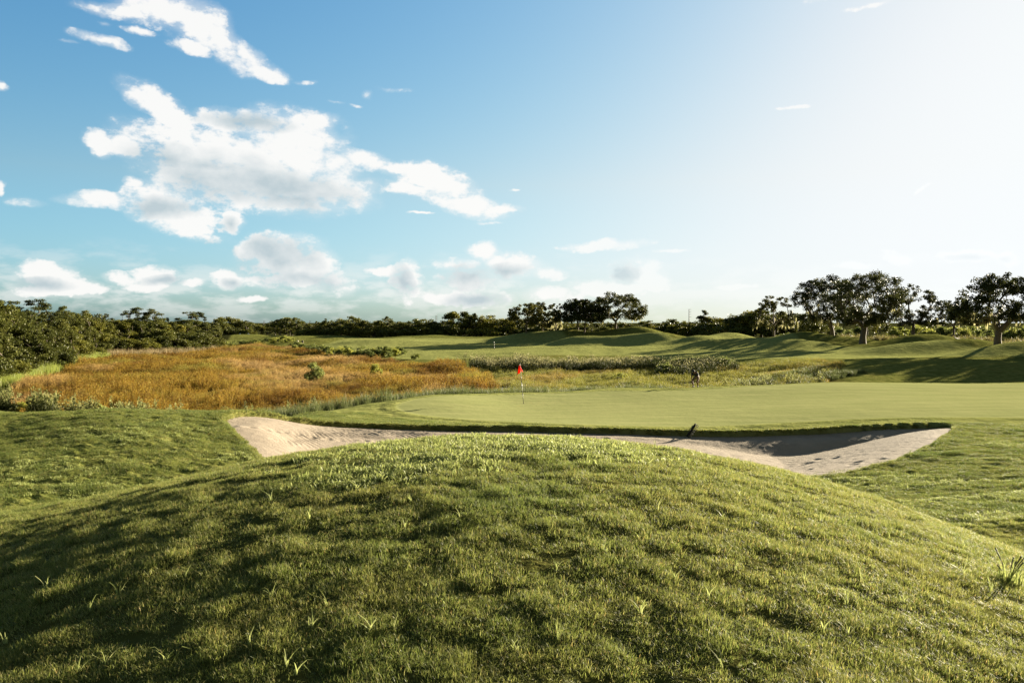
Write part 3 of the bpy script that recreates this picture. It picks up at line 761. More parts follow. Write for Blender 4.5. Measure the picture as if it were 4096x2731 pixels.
    p = N(nt, 'ShaderNodeBsdfPrincipled'); p.inputs['Base Color'].default_value = (.02, .03, .03, 1); p.inputs['Roughness'].default_value = .06; p.inputs['IOR'].default_value = 1.33
    p.inputs['Specular IOR Level'].default_value = .9
    b = N(nt, 'ShaderNodeBump'); b.inputs['Strength'].default_value = .05; nt.links.new(noise(nt, wpos(nt, (3, 3, 3)), 1., 3), b.inputs['Height']); nt.links.new(b.outputs[0], p.inputs['Normal']); nt.links.new(p.outputs[0], out.inputs[0])
    for (u, v, rx, ry, lab) in ((1985, 1552, 1.1, 3.4, 'small pool of open water in the marsh near the flag'), (848, 1395, 5.6, 5.5, 'flat green pond surface at the far edge of the marsh')):
        c = on_level(u, v, -1.5); zw = float(ground([c[0]], [c[1]])[0])+.06
        a = np.linspace(0, 2*np.pi, 48, endpoint=False); rr = 1+.12*np.sin(3*a+1)+.06*np.sin(5*a)
        V = np.concatenate([np.stack([rx*rr*np.cos(a), ry*rr*np.sin(a), np.zeros(48)], -1), [[0, 0, 0]]])
        T = np.stack([np.full(48, 48), np.arange(48), (np.arange(48)+1) % 48], -1)
        mm = m if rx < 2 else plain('duckweed_water', (.30, .34, .20), .5, .4, var=.1)
        link('water', mesh_np('water', V, T, [mm]), kind='structure', label=lab, cat='pond', loc=(c[0], c[1], zw))
build_marsh()

# ------------------------------------------------------------------ trees
def bark_colour(nt):
    tc = N(nt, 'ShaderNodeTexCoord').outputs['Object']; mp = N(nt, 'ShaderNodeMapping'); mp.inputs['Scale'].default_value = (6, 6, 1.5); nt.links.new(tc, mp.inputs[0])
    return ramp(nt, noise(nt, mp.outputs[0], 2., 5, .65), [(.3, (.055, .040, .028)), (.7, (.15, .115, .08))])
def mk_bark():
    m, nt, out = new_mat('bark'); p = N(nt, 'ShaderNodeBsdfPrincipled'); p.inputs['Roughness'].default_value = .9
    nt.links.new(bark_colour(nt), p.inputs['Base Color']); nt.links.new(p.outputs[0], out.inputs[0]); return m
MAT['bark'] = mk_bark()
def crown_colour(c0, c1, c2):
    def f(nt):
        c = ramp(nt, attr(nt, 'rnd'), [(0., c0), (.55, c1), (1., c2)])
        oi = N(nt, 'ShaderNodeObjectInfo')
        tone = ramp(nt, oi.outputs['Random'], [(0., (.58, .62, .58)), (.5, (1., 1., 1.)), (.85, (1.35, 1.28, 1.0)), (1., (1.75, 1.55, 1.05))])
        c = mix(nt, 1., c, tone, 'MULTIPLY')
        tc = N(nt, 'ShaderNodeTexCoord').outputs['Object']
        return mix(nt, 1., c, ramp(nt, noise(nt, tc, .5, 3), [(.3, (.8, .8, .8)), (.7, (1.2, 1.2, 1.15))]), 'MULTIPLY')
    return f
MAT['oak'] = leafy('oak_leaves', crown_colour((.032, .038, .012), (.050, .056, .018), (.085, .085, .028)), .30, .45, .08)
MAT['wood'] = leafy('woodland_leaves', crown_colour((.055, .064, .013), (.088, .096, .021), (.170, .164, .042)), .26, .45, .08)
MAT['pine'] = leafy('pine_needles', crown_colour((.050, .060, .018), (.080, .092, .026), (.130, .130, .040)), .25, .5, .08)
MAT['shrub'] = leafy('shrub_leaves', crown_colour((.12, .145, .035), (.18, .205, .055), (.28, .29, .10)), .42, .5, .08)
MAT['palebush'] = leafy('pale_bush_leaves', crown_colour((.15, .175, .045), (.20, .225, .065), (.27, .28, .09)), .46, .5, .08)
MAT['moss'] = leafy('spanish_moss', two_tone((.22, .21, .10), (.30, .28, .14), (.40, .37, .19)), .55, .8, .1)

def crown_sites(rg, kind, H, W, n):
    """centres of the leaf clusters, z from the ground"""
    P = []
    while len(P) < n:
        p = rg.normal(0, 1, 3); p /= np.linalg.norm(p); r = rg.uniform(.35, 1)**.45
        p = p*r
        if kind == 'oak':
            if p[2] < -.25: continue
            z = H*.40+p[2]*H*.56 if p[2] > 0 else H*.40+p[2]*H*.28
            P.append((p[0]*W, p[1]*W, z))
        elif kind == 'vase':
            if p[2] < -.3: continue
            z = H*.42+p[2]*H*.55; k = .55+.45*min(1, max(0, (z/H-.3)/.3))
            P.append((p[0]*W*k, p[1]*W*k, z))
        elif kind == 'pine':
            z = H*.78+p[2]*H*.20; P.append((p[0]*W, p[1]*W, z-.10*H*(p[0]**2+p[1]**2)*rg.uniform(.4, 1.6)))
        elif kind == 'wood':
            z = H*.50+p[2]*H*.48; P.append((p[0]*W, p[1]*W, z))
        elif kind == 'bush':
            if p[2] < -.1: continue
            P.append((p[0]*W, p[1]*W, H*.18+p[2]*H*.78))
    return np.array(P)

def make_tree(rg, kind, H, W, n, cr, nl, ll, lw, mat, trunk_h, trunk_r, moss=0, lean=(0, 0), flat=.6, lobes=(.2, .6)):
    """trunk with limbs grown to the leaf clusters; returns (trunk mesh, crown mesh, moss mesh or None)"""
    S = crown_sites(rg, kind, H, W, n)
    if lobes:      # pull clusters into a few uneven masses so that gaps open between them
        k = max(4, n//7); L = S[rg.choice(n, k, False)]
        j = np.argmin(((S[:, None]-L[None])**2).sum(-1), 1); S = S+(L[j]-S)*rg.uniform(*lobes, (n, 1))
    S[:, 0] += lean[0]*S[:, 2]/H; S[:, 1] += lean[1]*S[:, 2]/H
    tb = MB()
    fork = np.array([lean[0]*.3, lean[1]*.3, trunk_h])
    nodes = [np.array([0, 0, -.15]), np.array([lean[0]*.06, lean[1]*.06, trunk_h*.5]), fork]; par = [-1, 0, 1]; wgt = [0, 0, 0]
    if kind in ('pine', 'wood'):
        zt = H*(.86 if kind == 'pine' else .8); m = 4
        for i in range(1, m+1):
            t = i/m; nodes.append(np.array([lean[0]*(.3+.6*t)+rg.normal(0, .02*H), lean[1]*(.3+.6*t)+rg.normal(0, .02*H), trunk_h+(zt-trunk_h)*t])); par.append(len(nodes)-2); wgt.append(0)
    order = np.argsort(((S-fork)**2).sum(1))
    ends = []
    for si in order:
        s = S[si]; A = np.array(nodes[2:])
        dv = s-A; dist = np.sqrt((dv**2).sum(1)); up = dv[:, 2]/(dist+1e-6)
        c = dist*(1.25-.35*up); i = int(np.argmin(c))+2; a = nodes[i]; q = par[i]; L = dist[i-2]
        prev = (a-nodes[q]); prev = prev/(np.linalg.norm(prev)+1e-9)
        steps = max(1, min(3, int(L/(.09*H))))
        cur = i
        for k in range(1, steps+1):
            t = k/steps
            p = a+(s-a)*t+prev*L*.28*math.sin(math.pi*t)*(1 if k < steps else 0)+(rg.normal(0, .035*L, 3) if k < steps else 0)
            nodes.append(p); par.append(cur); wgt.append(0); cur = len(nodes)-1
        ends.append(cur)
    w = np.zeros(len(nodes))
    for e in ends: w[e] += 1
    for i in range(len(nodes)-1, 0, -1): w[par[i]] += w[i]
    rad = trunk_r*np.sqrt(np.maximum(w, .4)/w[2])**.92
    rad[0] = trunk_r*1.35
    kids = {}
    for i in range(1, len(nodes)): kids.setdefault(par[i], []).append(i)
    stack = [(0, None)]
    while stack:
        i, fr = stack.pop(); chain = [i] if fr is None else [fr, i]; cur = i
        while cur in kids:
            ks = sorted(kids[cur], key=lambda q: -w[q]); cur_n = ks[0]
            for o in ks[1:]: stack.append((o, cur))
            chain.append(cur_n); cur = cur_n
        if len(chain) > 1:
            r = [rad[c] for c in chain]
            if fr is not None: r[0] = min(rad[chain[0]], rad[chain[1]]*1.25)
            tb.tube([nodes[c] for c in chain], r, 8 if r[0] > trunk_r*.4 else 5, cap=False)
    trunk = tb.build('trunk', MAT['bark'])
    C = np.repeat(S, nl, 0); off = rg.normal(0, 1, C.shape); off /= np.linalg.norm(off, axis=1)[:, None]
    off = off*(rg.uniform(0, 1, (len(C), 1))**.5)*np.repeat(cr*rg.uniform(.65, 1.3, n), nl)[:, None]*np.array([1, 1, flat])
    out = C-np.array([0, 0, H*.45]); out = out/(np.linalg.norm(out, axis=1)[:, None]+1e-6)
    v, q, r = leaves(rg, C+off, ll, lw, .25, outward=out*.5)
    cm = mesh_np('crown', v, q, [mat]); fattr(cm, 'rnd', np.clip(r*.7+.3*rg.uniform(0, 1), 0, 1))
    mm = None
    if moss:
        lowS = S[S[:, 2] < np.quantile(S[:, 2], .42)]
        B = lowS[rg.integers(0, len(lowS), moss)]+rg.normal(0, cr*.55, (moss, 3))*np.array([1, 1, .3])
        parts = []
        for b in B:
            k = int(rg.integers(5, 10)); Ln = rg.uniform(.5, 1.)*H*.13
            bb = b+rg.normal(0, .12, (k, 3))
            vv, qq, tt, rr = blades(rg, k, 0, Ln*.5, Ln, .16, .10, seg=3, base=np.zeros((k, 3)))
            vv = vv*np.array([1, 1, -1])+np.repeat(bb, 7, 0)
            parts.append((vv, qq, tt, rr, 0))
        mm = tuft_mesh('spanish_moss', parts, [MAT['moss']])
    return trunk, cm, mm
def place_tree(name, meshes, x, y, label, cat, group=None, scale=(1, 1, 1), rz=0., sink=.1, ground_z=None):
    z = gz(x, y) if ground_z is None else ground_z
    o = link(name, None, label=label, cat=cat, group=group, loc=(x, y, z-sink)); o.scale = scale; o.rotation_euler[2] = rz
    for nm, me in zip(('trunk', 'crown', 'spanish_moss'), meshes):
        if me is not None: link(nm, me, parent=o, kind='stuff' if nm == 'spanish_moss' else None)
    return o
def at(u, d): return (sx(u)*d, d)
def height_to(u, d, v): return zof(v, d)-gz(sx(u)*d, d)

def hero_oaks():
    rg = np.random.default_rng(51)
    G = 'live oaks hung with moss on the grassy mounds'
    # column, distance, top row, half width px, clusters, trunk share, trunk radius, moss, form, lean, label
    rows = [
     (3095, 158, 1162, 80, 70, .36, .24, 60, 'oak', (0, 0), 'small round live oak with a fringe of pale moss, left of the tall oaks'),
     (3330, 150, 1092, 140, 150, .26, .34, 36, 'vase', (-1.6, 0), 'tall live oak leaning left with a straight dark trunk, second of the right group'),
     (3450, 134, 1072, 168, 190, .22, .42, 26, 'vase', (1.0, 0), 'biggest live oak with wide open limbs in front of the right group'),
     (3652, 160, 1122, 100, 85, .34, .30, 0, 'vase', (.4, 0), 'slender open crowned oak between the biggest oak and the low dark one'),
     (3815, 165, 1183, 86, 85, .34, .25, 14, 'oak', (0, 0), 'low dark oak crown half hidden behind the spreading right edge oak'),
     (3990, 106, 1082, 172, 170, .20, .46, 60, 'oak', (.6, 0), 'spreading live oak with heavy low limbs at the right edge of the photo'),
     (2105, 190, 1206, 85, 80, .38, .24, 30, 'vase', (.3, 0), 'thin trunked live oak at the left end of the middle oak row'),
     (2170, 196, 1202, 72, 70, .42, .22, 40, 'vase', (0, 0), 'mossy live oak second from the left in the middle oak row'),
     (2222, 204, 1207, 40, 22, .45, .15, 26, 'vase', (.4, 0), 'sparse slim oak with long moss strands in the middle oak row'),
     (2312, 190, 1190, 96, 110, .34, .26, 46, 'oak', (-.4, 0), 'dense dark live oak in the middle oak row with moss under it'),
     (2338, 186, 1186, 88, 90, .34, .24, 40, 'oak', (.5, 0), 'dark live oak touching its neighbour, fourth trunk of the middle row'),
     (2462, 194, 1166, 118, 135, .27, .34, 16, 'oak', (.2, 0), 'broad domed live oak with a thick trunk at the middle row\'s right end'),
    ]
    for u, d, vt, hw, n, th, tr, ms, form, lean, lab in rows:
        x, y = at(u, d); H = height_to(u, d, vt); W = hw/F*d*1.13
        me = make_tree(rg, form, H*1.02, W*.97, int(n*2.1), W*.10, 66, .28 if d < 170 else .36, .15 if d < 170 else .18, MAT['oak'], H*th, tr*(H/11.), ms, lean, .7, (.08, .5))
        place_tree('live_oak', me, x, y, lab, 'tree', G)
    # oaks beyond the right edge whose shade falls across the hollow behind the green
    for x, y, H in ((74, 99, 14.5), (78, 94, 14), (84, 97, 14), (89, 92, 13), (98, 96, 13), (84, 107, 14), (104, 91, 12), (98, 128, 12), (112, 146, 12)):
        me = HERO_SPARE[int(rg.integers(0, 2))]
        place_tree('live_oak', me, x, y, 'live oak standing just outside the right edge of the photo', 'tree', 'live oaks outside the right edge', (H/11.,)*3, rg.uniform(0, 6))
rgS = np.random.default_rng(52)
HERO_SPARE = [make_tree(rgS, 'oak', 10.5, 6.0, 130, .95, 110, .40, .2, MAT['oak'], 2.6, .36, 0) for _ in range(2)]
hero_oaks()

def woods():
    rg = np.random.default_rng(61)
    near = [make_tree(rg, 'wood', 8., 3.4, 70, .80, 150, .28, .14, MAT['wood'], 1.4, .16) for _ in range(6)]
    bush = [make_tree(rg, 'bush', 4., 2.9, 50, .66, 160, .22, .11, MAT['wood'], .3, .08) for _ in range(5)]
    pine = [make_tree(rg, 'pine', 10., 2.5, 42, .62, 110, .30, .09, MAT['pine'], 4.5, .15, flat=.45) for _ in range(4)]
    far = [make_tree(rg, 'wood', 7., 3.6, 46, 1.05, 60, .50, .25, MAT['wood'], 1.4, .2) for _ in range(8)]
    farp = [make_tree(rg, 'pine', 8., 2.2, 26, .6, 60, .45, .16, MAT['pine'], 3.6, .16, flat=.5) for _ in range(4)]
    farb = [make_tree(rg, 'bush', 3., 2.6, 30, .75, 60, .40, .2, MAT['wood'], .3, .1) for _ in range(4)]
    pale = [make_tree(rg, 'bush', 2., 1.6, 40, .40, 70, .20, .10, MAT['shrub'], .2, .05) for _ in range(4)]
    pale2 = [make_tree(rg, 'bush', 2., 1.6, 60, .36, 80, .18, .08, MAT['palebush'], .2, .05, lobes=(.0, .15)) for _ in range(2)]
    ordn = ['first', 'second', 'third', 'fourth', 'fifth', 'sixth', 'seventh', 'eighth', 'ninth', 'tenth', 'eleventh', 'twelfth', 'thirteenth', 'fourteenth', 'fifteenth', 'sixteenth', 'seventeenth', 'eighteenth', 'nineteenth', 'twentieth',
            'twenty first', 'twenty second', 'twenty third', 'twenty fourth', 'twenty fifth', 'twenty sixth', 'twenty seventh', 'twenty eighth', 'twenty ninth', 'thirtieth', 'thirty first', 'thirty second', 'thirty third', 'thirty fourth', 'thirty fifth', 'thirty sixth', 'thirty seventh', 'thirty eighth', 'thirty ninth', 'fortieth']
    edge_u = [-700, -200, 0, 60, 187, 327, 435, 640, 860, 960]; edge_d = [58, 66, 76, 84, 98, 122, 140, 152, 172, 186]
    def row(us, dd, tops, kinds, H0, name, cat, lab, grp, wide=1.0, jit=.12):
        tu, tv = zip(*tops)
        for i, u in enumerate(us):
            d = float(np.interp(u, edge_u, edge_d))+dd+rg.uniform(-1.5, 1.5)
            vt = float(np.interp(u, tu, tv))+rg.uniform(-10, 8)
            x, y = at(u, d); H = max(1.2, height_to(u, d, vt)); k = H/H0
            me = kinds[int(rg.integers(0, len(kinds)))]
            wv = wide*rg.uniform(.9, 1.15)
            place_tree(name, me, x, y, lab.format(ordn[i]), cat, grp, (k*wv, k*wv, k), rg.uniform(0, 6.28))
    row([-30, 35, 110, 165, 225, 285, 345, 400, 450, 505, 560, 615, 668, 720, 765, 810, 850], 4, [(-400, 1400), (-30, 1395), (60, 1400), (75, 1350), (187, 1345), (330, 1360), (430, 1350), (520, 1330), (700, 1310), (860, 1335)], bush, 4., 'bush', 'bush',
        'dense green bush at the marsh edge of the left woods, {} from the left', 'bushes along the front of the left woods', 1.15)
    row([20, 90, 150, 215, 270, 325, 375, 425, 475, 530, 590, 640, 700, 750, 800, 850], 11, [(-300, 1290), (0, 1310), (150, 1290), (300, 1285), (420, 1275), (560, 1275), (700, 1290), (860, 1310)], near, 8., 'woodland_tree', 'tree',
        'mid height leafy tree in the middle row of the left woods, {} from the left', 'middle row of the left woods', 1.1)
    row([0, 60, 110, 175, 240, 290, 340, 385, 430, 480, 520, 600, 660, 710, 790, 840], 22, [(-300, 1190), (0, 1196), (60, 1212), (170, 1228), (240, 1230), (340, 1234), (365, 1262), (480, 1262), (520, 1270), (700, 1276), (860, 1284)], near, 8., 'woodland_tree', 'tree',
        'tall leafy tree in the back row of the left woods, {} from the left', 'back row of the left woods', 1.05)
    for u, dd, kd, hh in [(-120, 4, 1, 4.2), (-220, 5, 1, 4.6), (-330, 4, 1, 4.4), (-90, 12, 0, 7.6), (-200, 12, 0, 8), (-320, 13, 0, 7.8), (-450, 9, 0, 7.5), (-80, 23, 0, 9.5), (-190, 24, 0, 9.8), (-300, 23, 0, 9.6), (-430, 22, 0, 9.8), (-560, 16, 0, 9), (-700, 14, 0, 9), (-560, 34, 0, 10), (-700, 34, 0, 10), (-860, 16, 0, 9), (-1000, 20, 0, 9)]:
        x, y = at(u, float(np.interp(u, edge_u, edge_d))+dd); me = (near, bush)[kd][int(rg.integers(0, 5))]; k = hh/(4. if kd else 8.)
        place_tree('bush' if kd else 'woodland_tree', me, x, y, 'green bush of the left woods just outside the left edge' if kd else 'leafy tree of the left woods just outside the left edge', 'bush' if kd else 'tree', 'left woods outside the left edge', (k*1.15, k*1.15, k), rg.uniform(0, 6))
    for i, (u, vt, dd, w, lab) in enumerate([(135, 1180, 20, 1.5, 'big flat topped pine rising highest above the left woods'), (20, 1186, 24, 1.6, 'pine with sunlit crown at the far left corner of the woods'), (265, 1218, 26, .9, 'small pine peeking above the left woods beside a yellowish tree'), (330, 1226, 26, 1.3, 'round topped pine where the left woods step down'),
              (430, 1245, 26, .7, 'tiny flat topped pine alone above the left woods'), (515, 1232, 24, 1.1, 'dark pine at the left of the pine trio'), (553, 1224, 25, 1.1, 'open crowned pine in the middle of the pine trio'), (612, 1221, 24, 1.35, 'tall umbrella pine at the right of the pine trio'), (675, 1262, 24, .7, 'small ragged pine between the pine trio and the rounded pine'),
              (752, 1238, 20, 1.45, 'rounded pine near the right end of the left woods'), (790, 1243, 20, 1.1, 'sunlit pine beside the rounded pine at the woods end')]):
        d = float(np.interp(u, edge_u, edge_d))+dd; x, y = at(u, d); H = height_to(u, d, vt); k = H/10.
        place_tree('pine_tree', pine[i % 4], x, y, lab, 'pine tree', 'pines of the left woods', (k*w, k*w, k), rg.uniform(0, 6))
    # far treeline along the second fairway
    sil = [(850, 1272), (888, 1266), (960, 1268), (999, 1279), (1020, 1294), (1063, 1293), (1080, 1280), (1116, 1270), (1182, 1270), (1205, 1292), (1260, 1290), (1310, 1276), (1339, 1276), (1377, 1263), (1419, 1264), (1445, 1275), (1473, 1270), (1510, 1280), (1530, 1281), (1553, 1264), (1583, 1281), (1640, 1277), (1672, 1266), (1717, 1273), (1758, 1280),
           (1794, 1254), (1845, 1241), (1871, 1265), (1898, 1250), (1949, 1254), (2000, 1266), (2080, 1268), (2300, 1275), (2420, 1282), (2488, 1279), (2567, 1285), (2615, 1279), (2648, 1288), (2693, 1268), (2729, 1282), (2780, 1280), (2809, 1260), (2850, 1266), (2892, 1263), (2937, 1248), (2967, 1262), (2996, 1242), (3040, 1226), (3180, 1250), (3260, 1262), (3300, 1280)]
    su, sv = zip(*sil)
    def far_d(u): return float(np.interp(u, [800, 1000, 1200, 1500, 2000, 2500, 2800, 3000, 3300], [272, 300, 268, 256, 258, 262, 236, 205, 196]))
    us = np.concatenate([np.arange(855, 1030, 26), np.arange(1040, 2000, 27), np.arange(2010, 2560, 44), np.arange(2560, 3000, 25), np.arange(3010, 3300, 32)])
    for i, u in enumerate(us):
        u = u+rg.uniform(-7, 7); d = far_d(u)+rg.uniform(-6, 6); vt = float(np.interp(u, su, sv))+rg.uniform(-3, 6)
        x, y = at(u, d); k = height_to(u, d, vt)/7.; wv = rg.uniform(1.0, 1.45)
        me = far[int(rg.integers(0, len(far)))]
        zone = 'left of the pine stand' if u < 1060 else 'among the pine stand' if u < 1210 else 'between the pine stand and the middle oaks' if u < 2000 else 'behind the middle oak row' if u < 2530 else 'between the middle oaks and the right oaks' if u < 3000 else 'behind the small mossy oak'
        place_tree('woodland_tree', me, x, y, 'dark leafy tree of the far treeline, '+zone, 'tree', 'far treeline '+zone, (k*wv, k*wv, k), rg.uniform(0, 6))
    ub = np.concatenate([np.arange(865, 1015, 26), np.arange(1215, 2000, 22), np.arange(2020, 2500, 36), np.arange(2560, 2990, 27)])
    for u in ub:
        d = far_d(u)-9+rg.uniform(-2, 2); x, y = at(u+rg.uniform(-8, 8), d); k = rg.uniform(.7, 1.25)*(1. if u < 2500 else 1.2)
        zone = 'left of the pine stand' if u < 1060 else 'right of the pine stand' if u < 2000 else 'behind the middle oak row' if u < 2530 else 'between the middle oaks and the right oaks'
        place_tree('bush', farb[int(rg.integers(0, 4))], x, y, 'dark bush under the far treeline, '+zone, 'bush', 'undergrowth of the far treeline '+zone, (k*1.2, k*1.2, k), rg.uniform(0, 6))
    for i, (u, vt, w, lab) in enumerate([(1100, 1276, 1., 'far slim pine, leftmost of the pine stand'), (1118, 1268, 1., 'far pine with the tallest crown left of the stand\'s middle'), (1140, 1272, .8, 'far thin pine in the middle of the pine stand'), (1160, 1269, 1., 'far pine with a bare lower trunk right of the stand\'s middle'), (1184, 1266, 1., 'far bright pine at the right end of the pine stand'),
              (1270, 1279, .7, 'far small pine poking above the trees by the umbrella pine'), (1305, 1270, 1., 'far umbrella pine poking above the trees left of the dark oaks'), (985, 1278, 1., 'far pine at the end of the treeline left of the gap'), (1552, 1261, .9, 'far round pine standing above the middle of the treeline'), (2809, 1231, .9, 'ragged layered pine beside the tall utility pole'), (2850, 1262, .7, 'short pointed pine right of the ragged layered pine'), (1897, 1247, .6, 'far pine tip over the treeline left of the middle oaks')]):
        d = far_d(u)-4; x, y = at(u, d); k = height_to(u, d, vt)/8.
        place_tree('pine_tree', farp[i % 4], x, y, lab, 'pine tree', 'pines of the far treeline', (k*w, k*w, k), rg.uniform(0, 6))
    # low trees behind the right hand oaks
    j = 0
    for u, d, vt, kd in [(3215, 182, 1240, 0), (3255, 186, 1252, 0), (3420, 200, 1285, 1), (3370, 196, 1282, 1), (3470, 240, 1258, 0), (3520, 260, 1255, 0), (3600, 178, 1282, 1), (3690, 175, 1272, 1), (3740, 178, 1270, 1), (3830, 178, 1276, 1), (3880, 186, 1280, 1), (3920, 200, 1272, 1), (4050, 165, 1282, 1), (4090, 162, 1272, 1), (3320, 230, 1275, 0), (4180, 165, 1270, 1), (3150, 200, 1262, 0)]:
        x, y = at(u, d); H = height_to(u, d, vt); H = H if kd == 0 else max(1.2, height_to(u, d, vt+16)); me = (far if kd == 0 else pale)[j % 4]; k = H/(7. if kd == 0 else 2.)  # bushes take paler shrub leaves: backlight put into their colour
        k2 = k if kd == 0 else min(k, 1.9)
        place_tree('woodland_tree' if kd == 0 else 'bush', me, x, y, ('{} low tree from the left, seen beneath the right hand oaks' if kd == 0 else '{} backlit bush from the left, seen beneath the right hand oaks').format(ordn[j]), 'tree' if kd == 0 else 'bush', 'low growth behind the right hand oaks', (k2, k2, k), rg.uniform(0, 6)); j += 1
    for i, (u, d, h, w) in enumerate([(3160, 164, 2.6, 1.5), (3205, 163, 2.4, 1.4), (3235, 165, 1.8, 1.2), (3125, 170, 1.6, 1.6)]):
        x, y = at(u, d); place_tree('bush', pale[i], x, y, ['pale feathery bush right of the small mossy oak', 'pale spreading bush under the second right hand oak', 'little pale bush at the end of the pale bush row', 'low grey green bush behind the small mossy oak'][i], 'bush', 'pale bushes behind the mounds', (w, w, h/2.), i)
    # shrubs between the marsh and the fairway
    i = 0
    for u, v, h, w in [(1178, 1394, 1.6, 1.), (1200, 1400, 1.6, 1.1), (1222, 1402, 1.5, 1.), (1250, 1408, 1.6, 1.1), (1275, 1412, 1.5, 1.), (1300, 1416, 1.7, 1.1), (1325, 1418, 1.5, 1.), (1352, 1422, 1.7, 1.1), (1378, 1424, 1.9, 1.1), (1402, 1428, 1.6, 1.), (1424, 1430, 1.2, .9), (1455, 1430, 1.9, 1.), (1478, 1432, 1.4, .9), (1505, 1430, 1.5, 1.0), (1535, 1430, 1.7, 1.1), (1560, 1428, 1.5, 1.0), (1585, 1426, 1.6, 1.1), (1605, 1424, 1.3, .9), (1662, 1436, .9, .5), (1110, 1380, 1.3, 1.4), (1060, 1378, 1.4, 1.5), (1150, 1382, 1.8, 1.6), (1010, 1380, 1.2, 1.4), (960, 1380, 1.3, 1.3), (905, 1382, 1.6, 1.4)]:
        x, y = on_level(u, v, -1.45)
        place_tree('shrub', pale[i % 4], x, y, '{} shrub from the left in the row between marsh and far fairway'.format(ordn[[24, 23, 22, 20, 21, 19][0] if False else i]), 'shrub', 'shrubs between the marsh and the far fairway', (w, w, h/1.55), rg.uniform(0, 6)); i += 1
    for u, v, h, w, me, lab in ((1258, 1522, 2.3, .62, pale2[0], 'rounded pale green bush standing alone in the orange marsh'), (1503, 1512, 2.0, .46, pale2[1], 'smaller pale green bush in the orange marsh, nearer the flag')):
        x, y = on_level(u, v, -1.5); place_tree('bush', me, x, y, lab, 'bush', None, (w, w, h/2.))
    x, y = at(372, 38.5); place_tree('bush', pale[1], x, y, 'feathery dark bush behind the crest of the left mound', 'bush', None, (.62, .62, .80))
    x, y = at(98, 37.5); place_tree('bush', pale2[0], x, y, 'low light green bush at the far left behind the mound', 'bush', None, (.45, .45, .50))
    for i, (u, v, h, w, lab) in enumerate([(2680, 1500, 2.0, 1.0, 'round olive bush at the right end of the fluffy reeds'), (2480, 1512, 1.2, .6, 'small dark bush in the green marsh, left of the round olive one'), (2530, 1470, 1.5, .6, 'narrow bush at the foot of the fluffy reeds'), (2905, 1490, 1.9, .9, 'dark bush behind and to the right of the golfer'), (2520, 1545, 1.0, .8, 'low tussock bush in the marsh left of the golfer')]):
        x, y = on_level(u, v, -1.45); place_tree('bush', pale[i % 4], x, y, lab, 'bush', None, (w, w, h/2.), i)
    # cordgrass clumps along the cart path
    cl = []
    for _ in range(4):
        v, q, t, r = blades(rg, 240, .45, .6, 1.5, .03, .7, seg=3, droop=.3); cl.append(tuft_mesh('cordgrass_clump', [(v, q, t, r, 0)], [MAT['cord']]))
    i = 0
    for u, d in [(3270, 166), (3345, 164), (3375, 166), (3405, 164), (3430, 166), (3478, 162), (3508, 164), (3540, 160), (3580, 158), (3690, 152), (3715, 150), (3742, 150), (3770, 146), (3800, 146), (3830, 142), (3858, 142), (3885, 136), (3915, 134), (3950, 130), (4030, 124), (4060, 121), (4090, 120), (4120, 118), (3180, 172), (3220, 170)]:
        x, y = at(u, d); k = rg.uniform(1.1, 1.6)
        o = link('cordgrass_clump', cl[i % 4], label='{} feathery cordgrass clump from the left behind the right hand mounds'.format(ordn[i]), cat='grass clump', group='cordgrass clumps along the cart path', loc=(x, y, gz(x, y)-.05)); o.scale = (k*1.2, k*1.2, k); o.rotation_euler[2] = i; i += 1
woods()
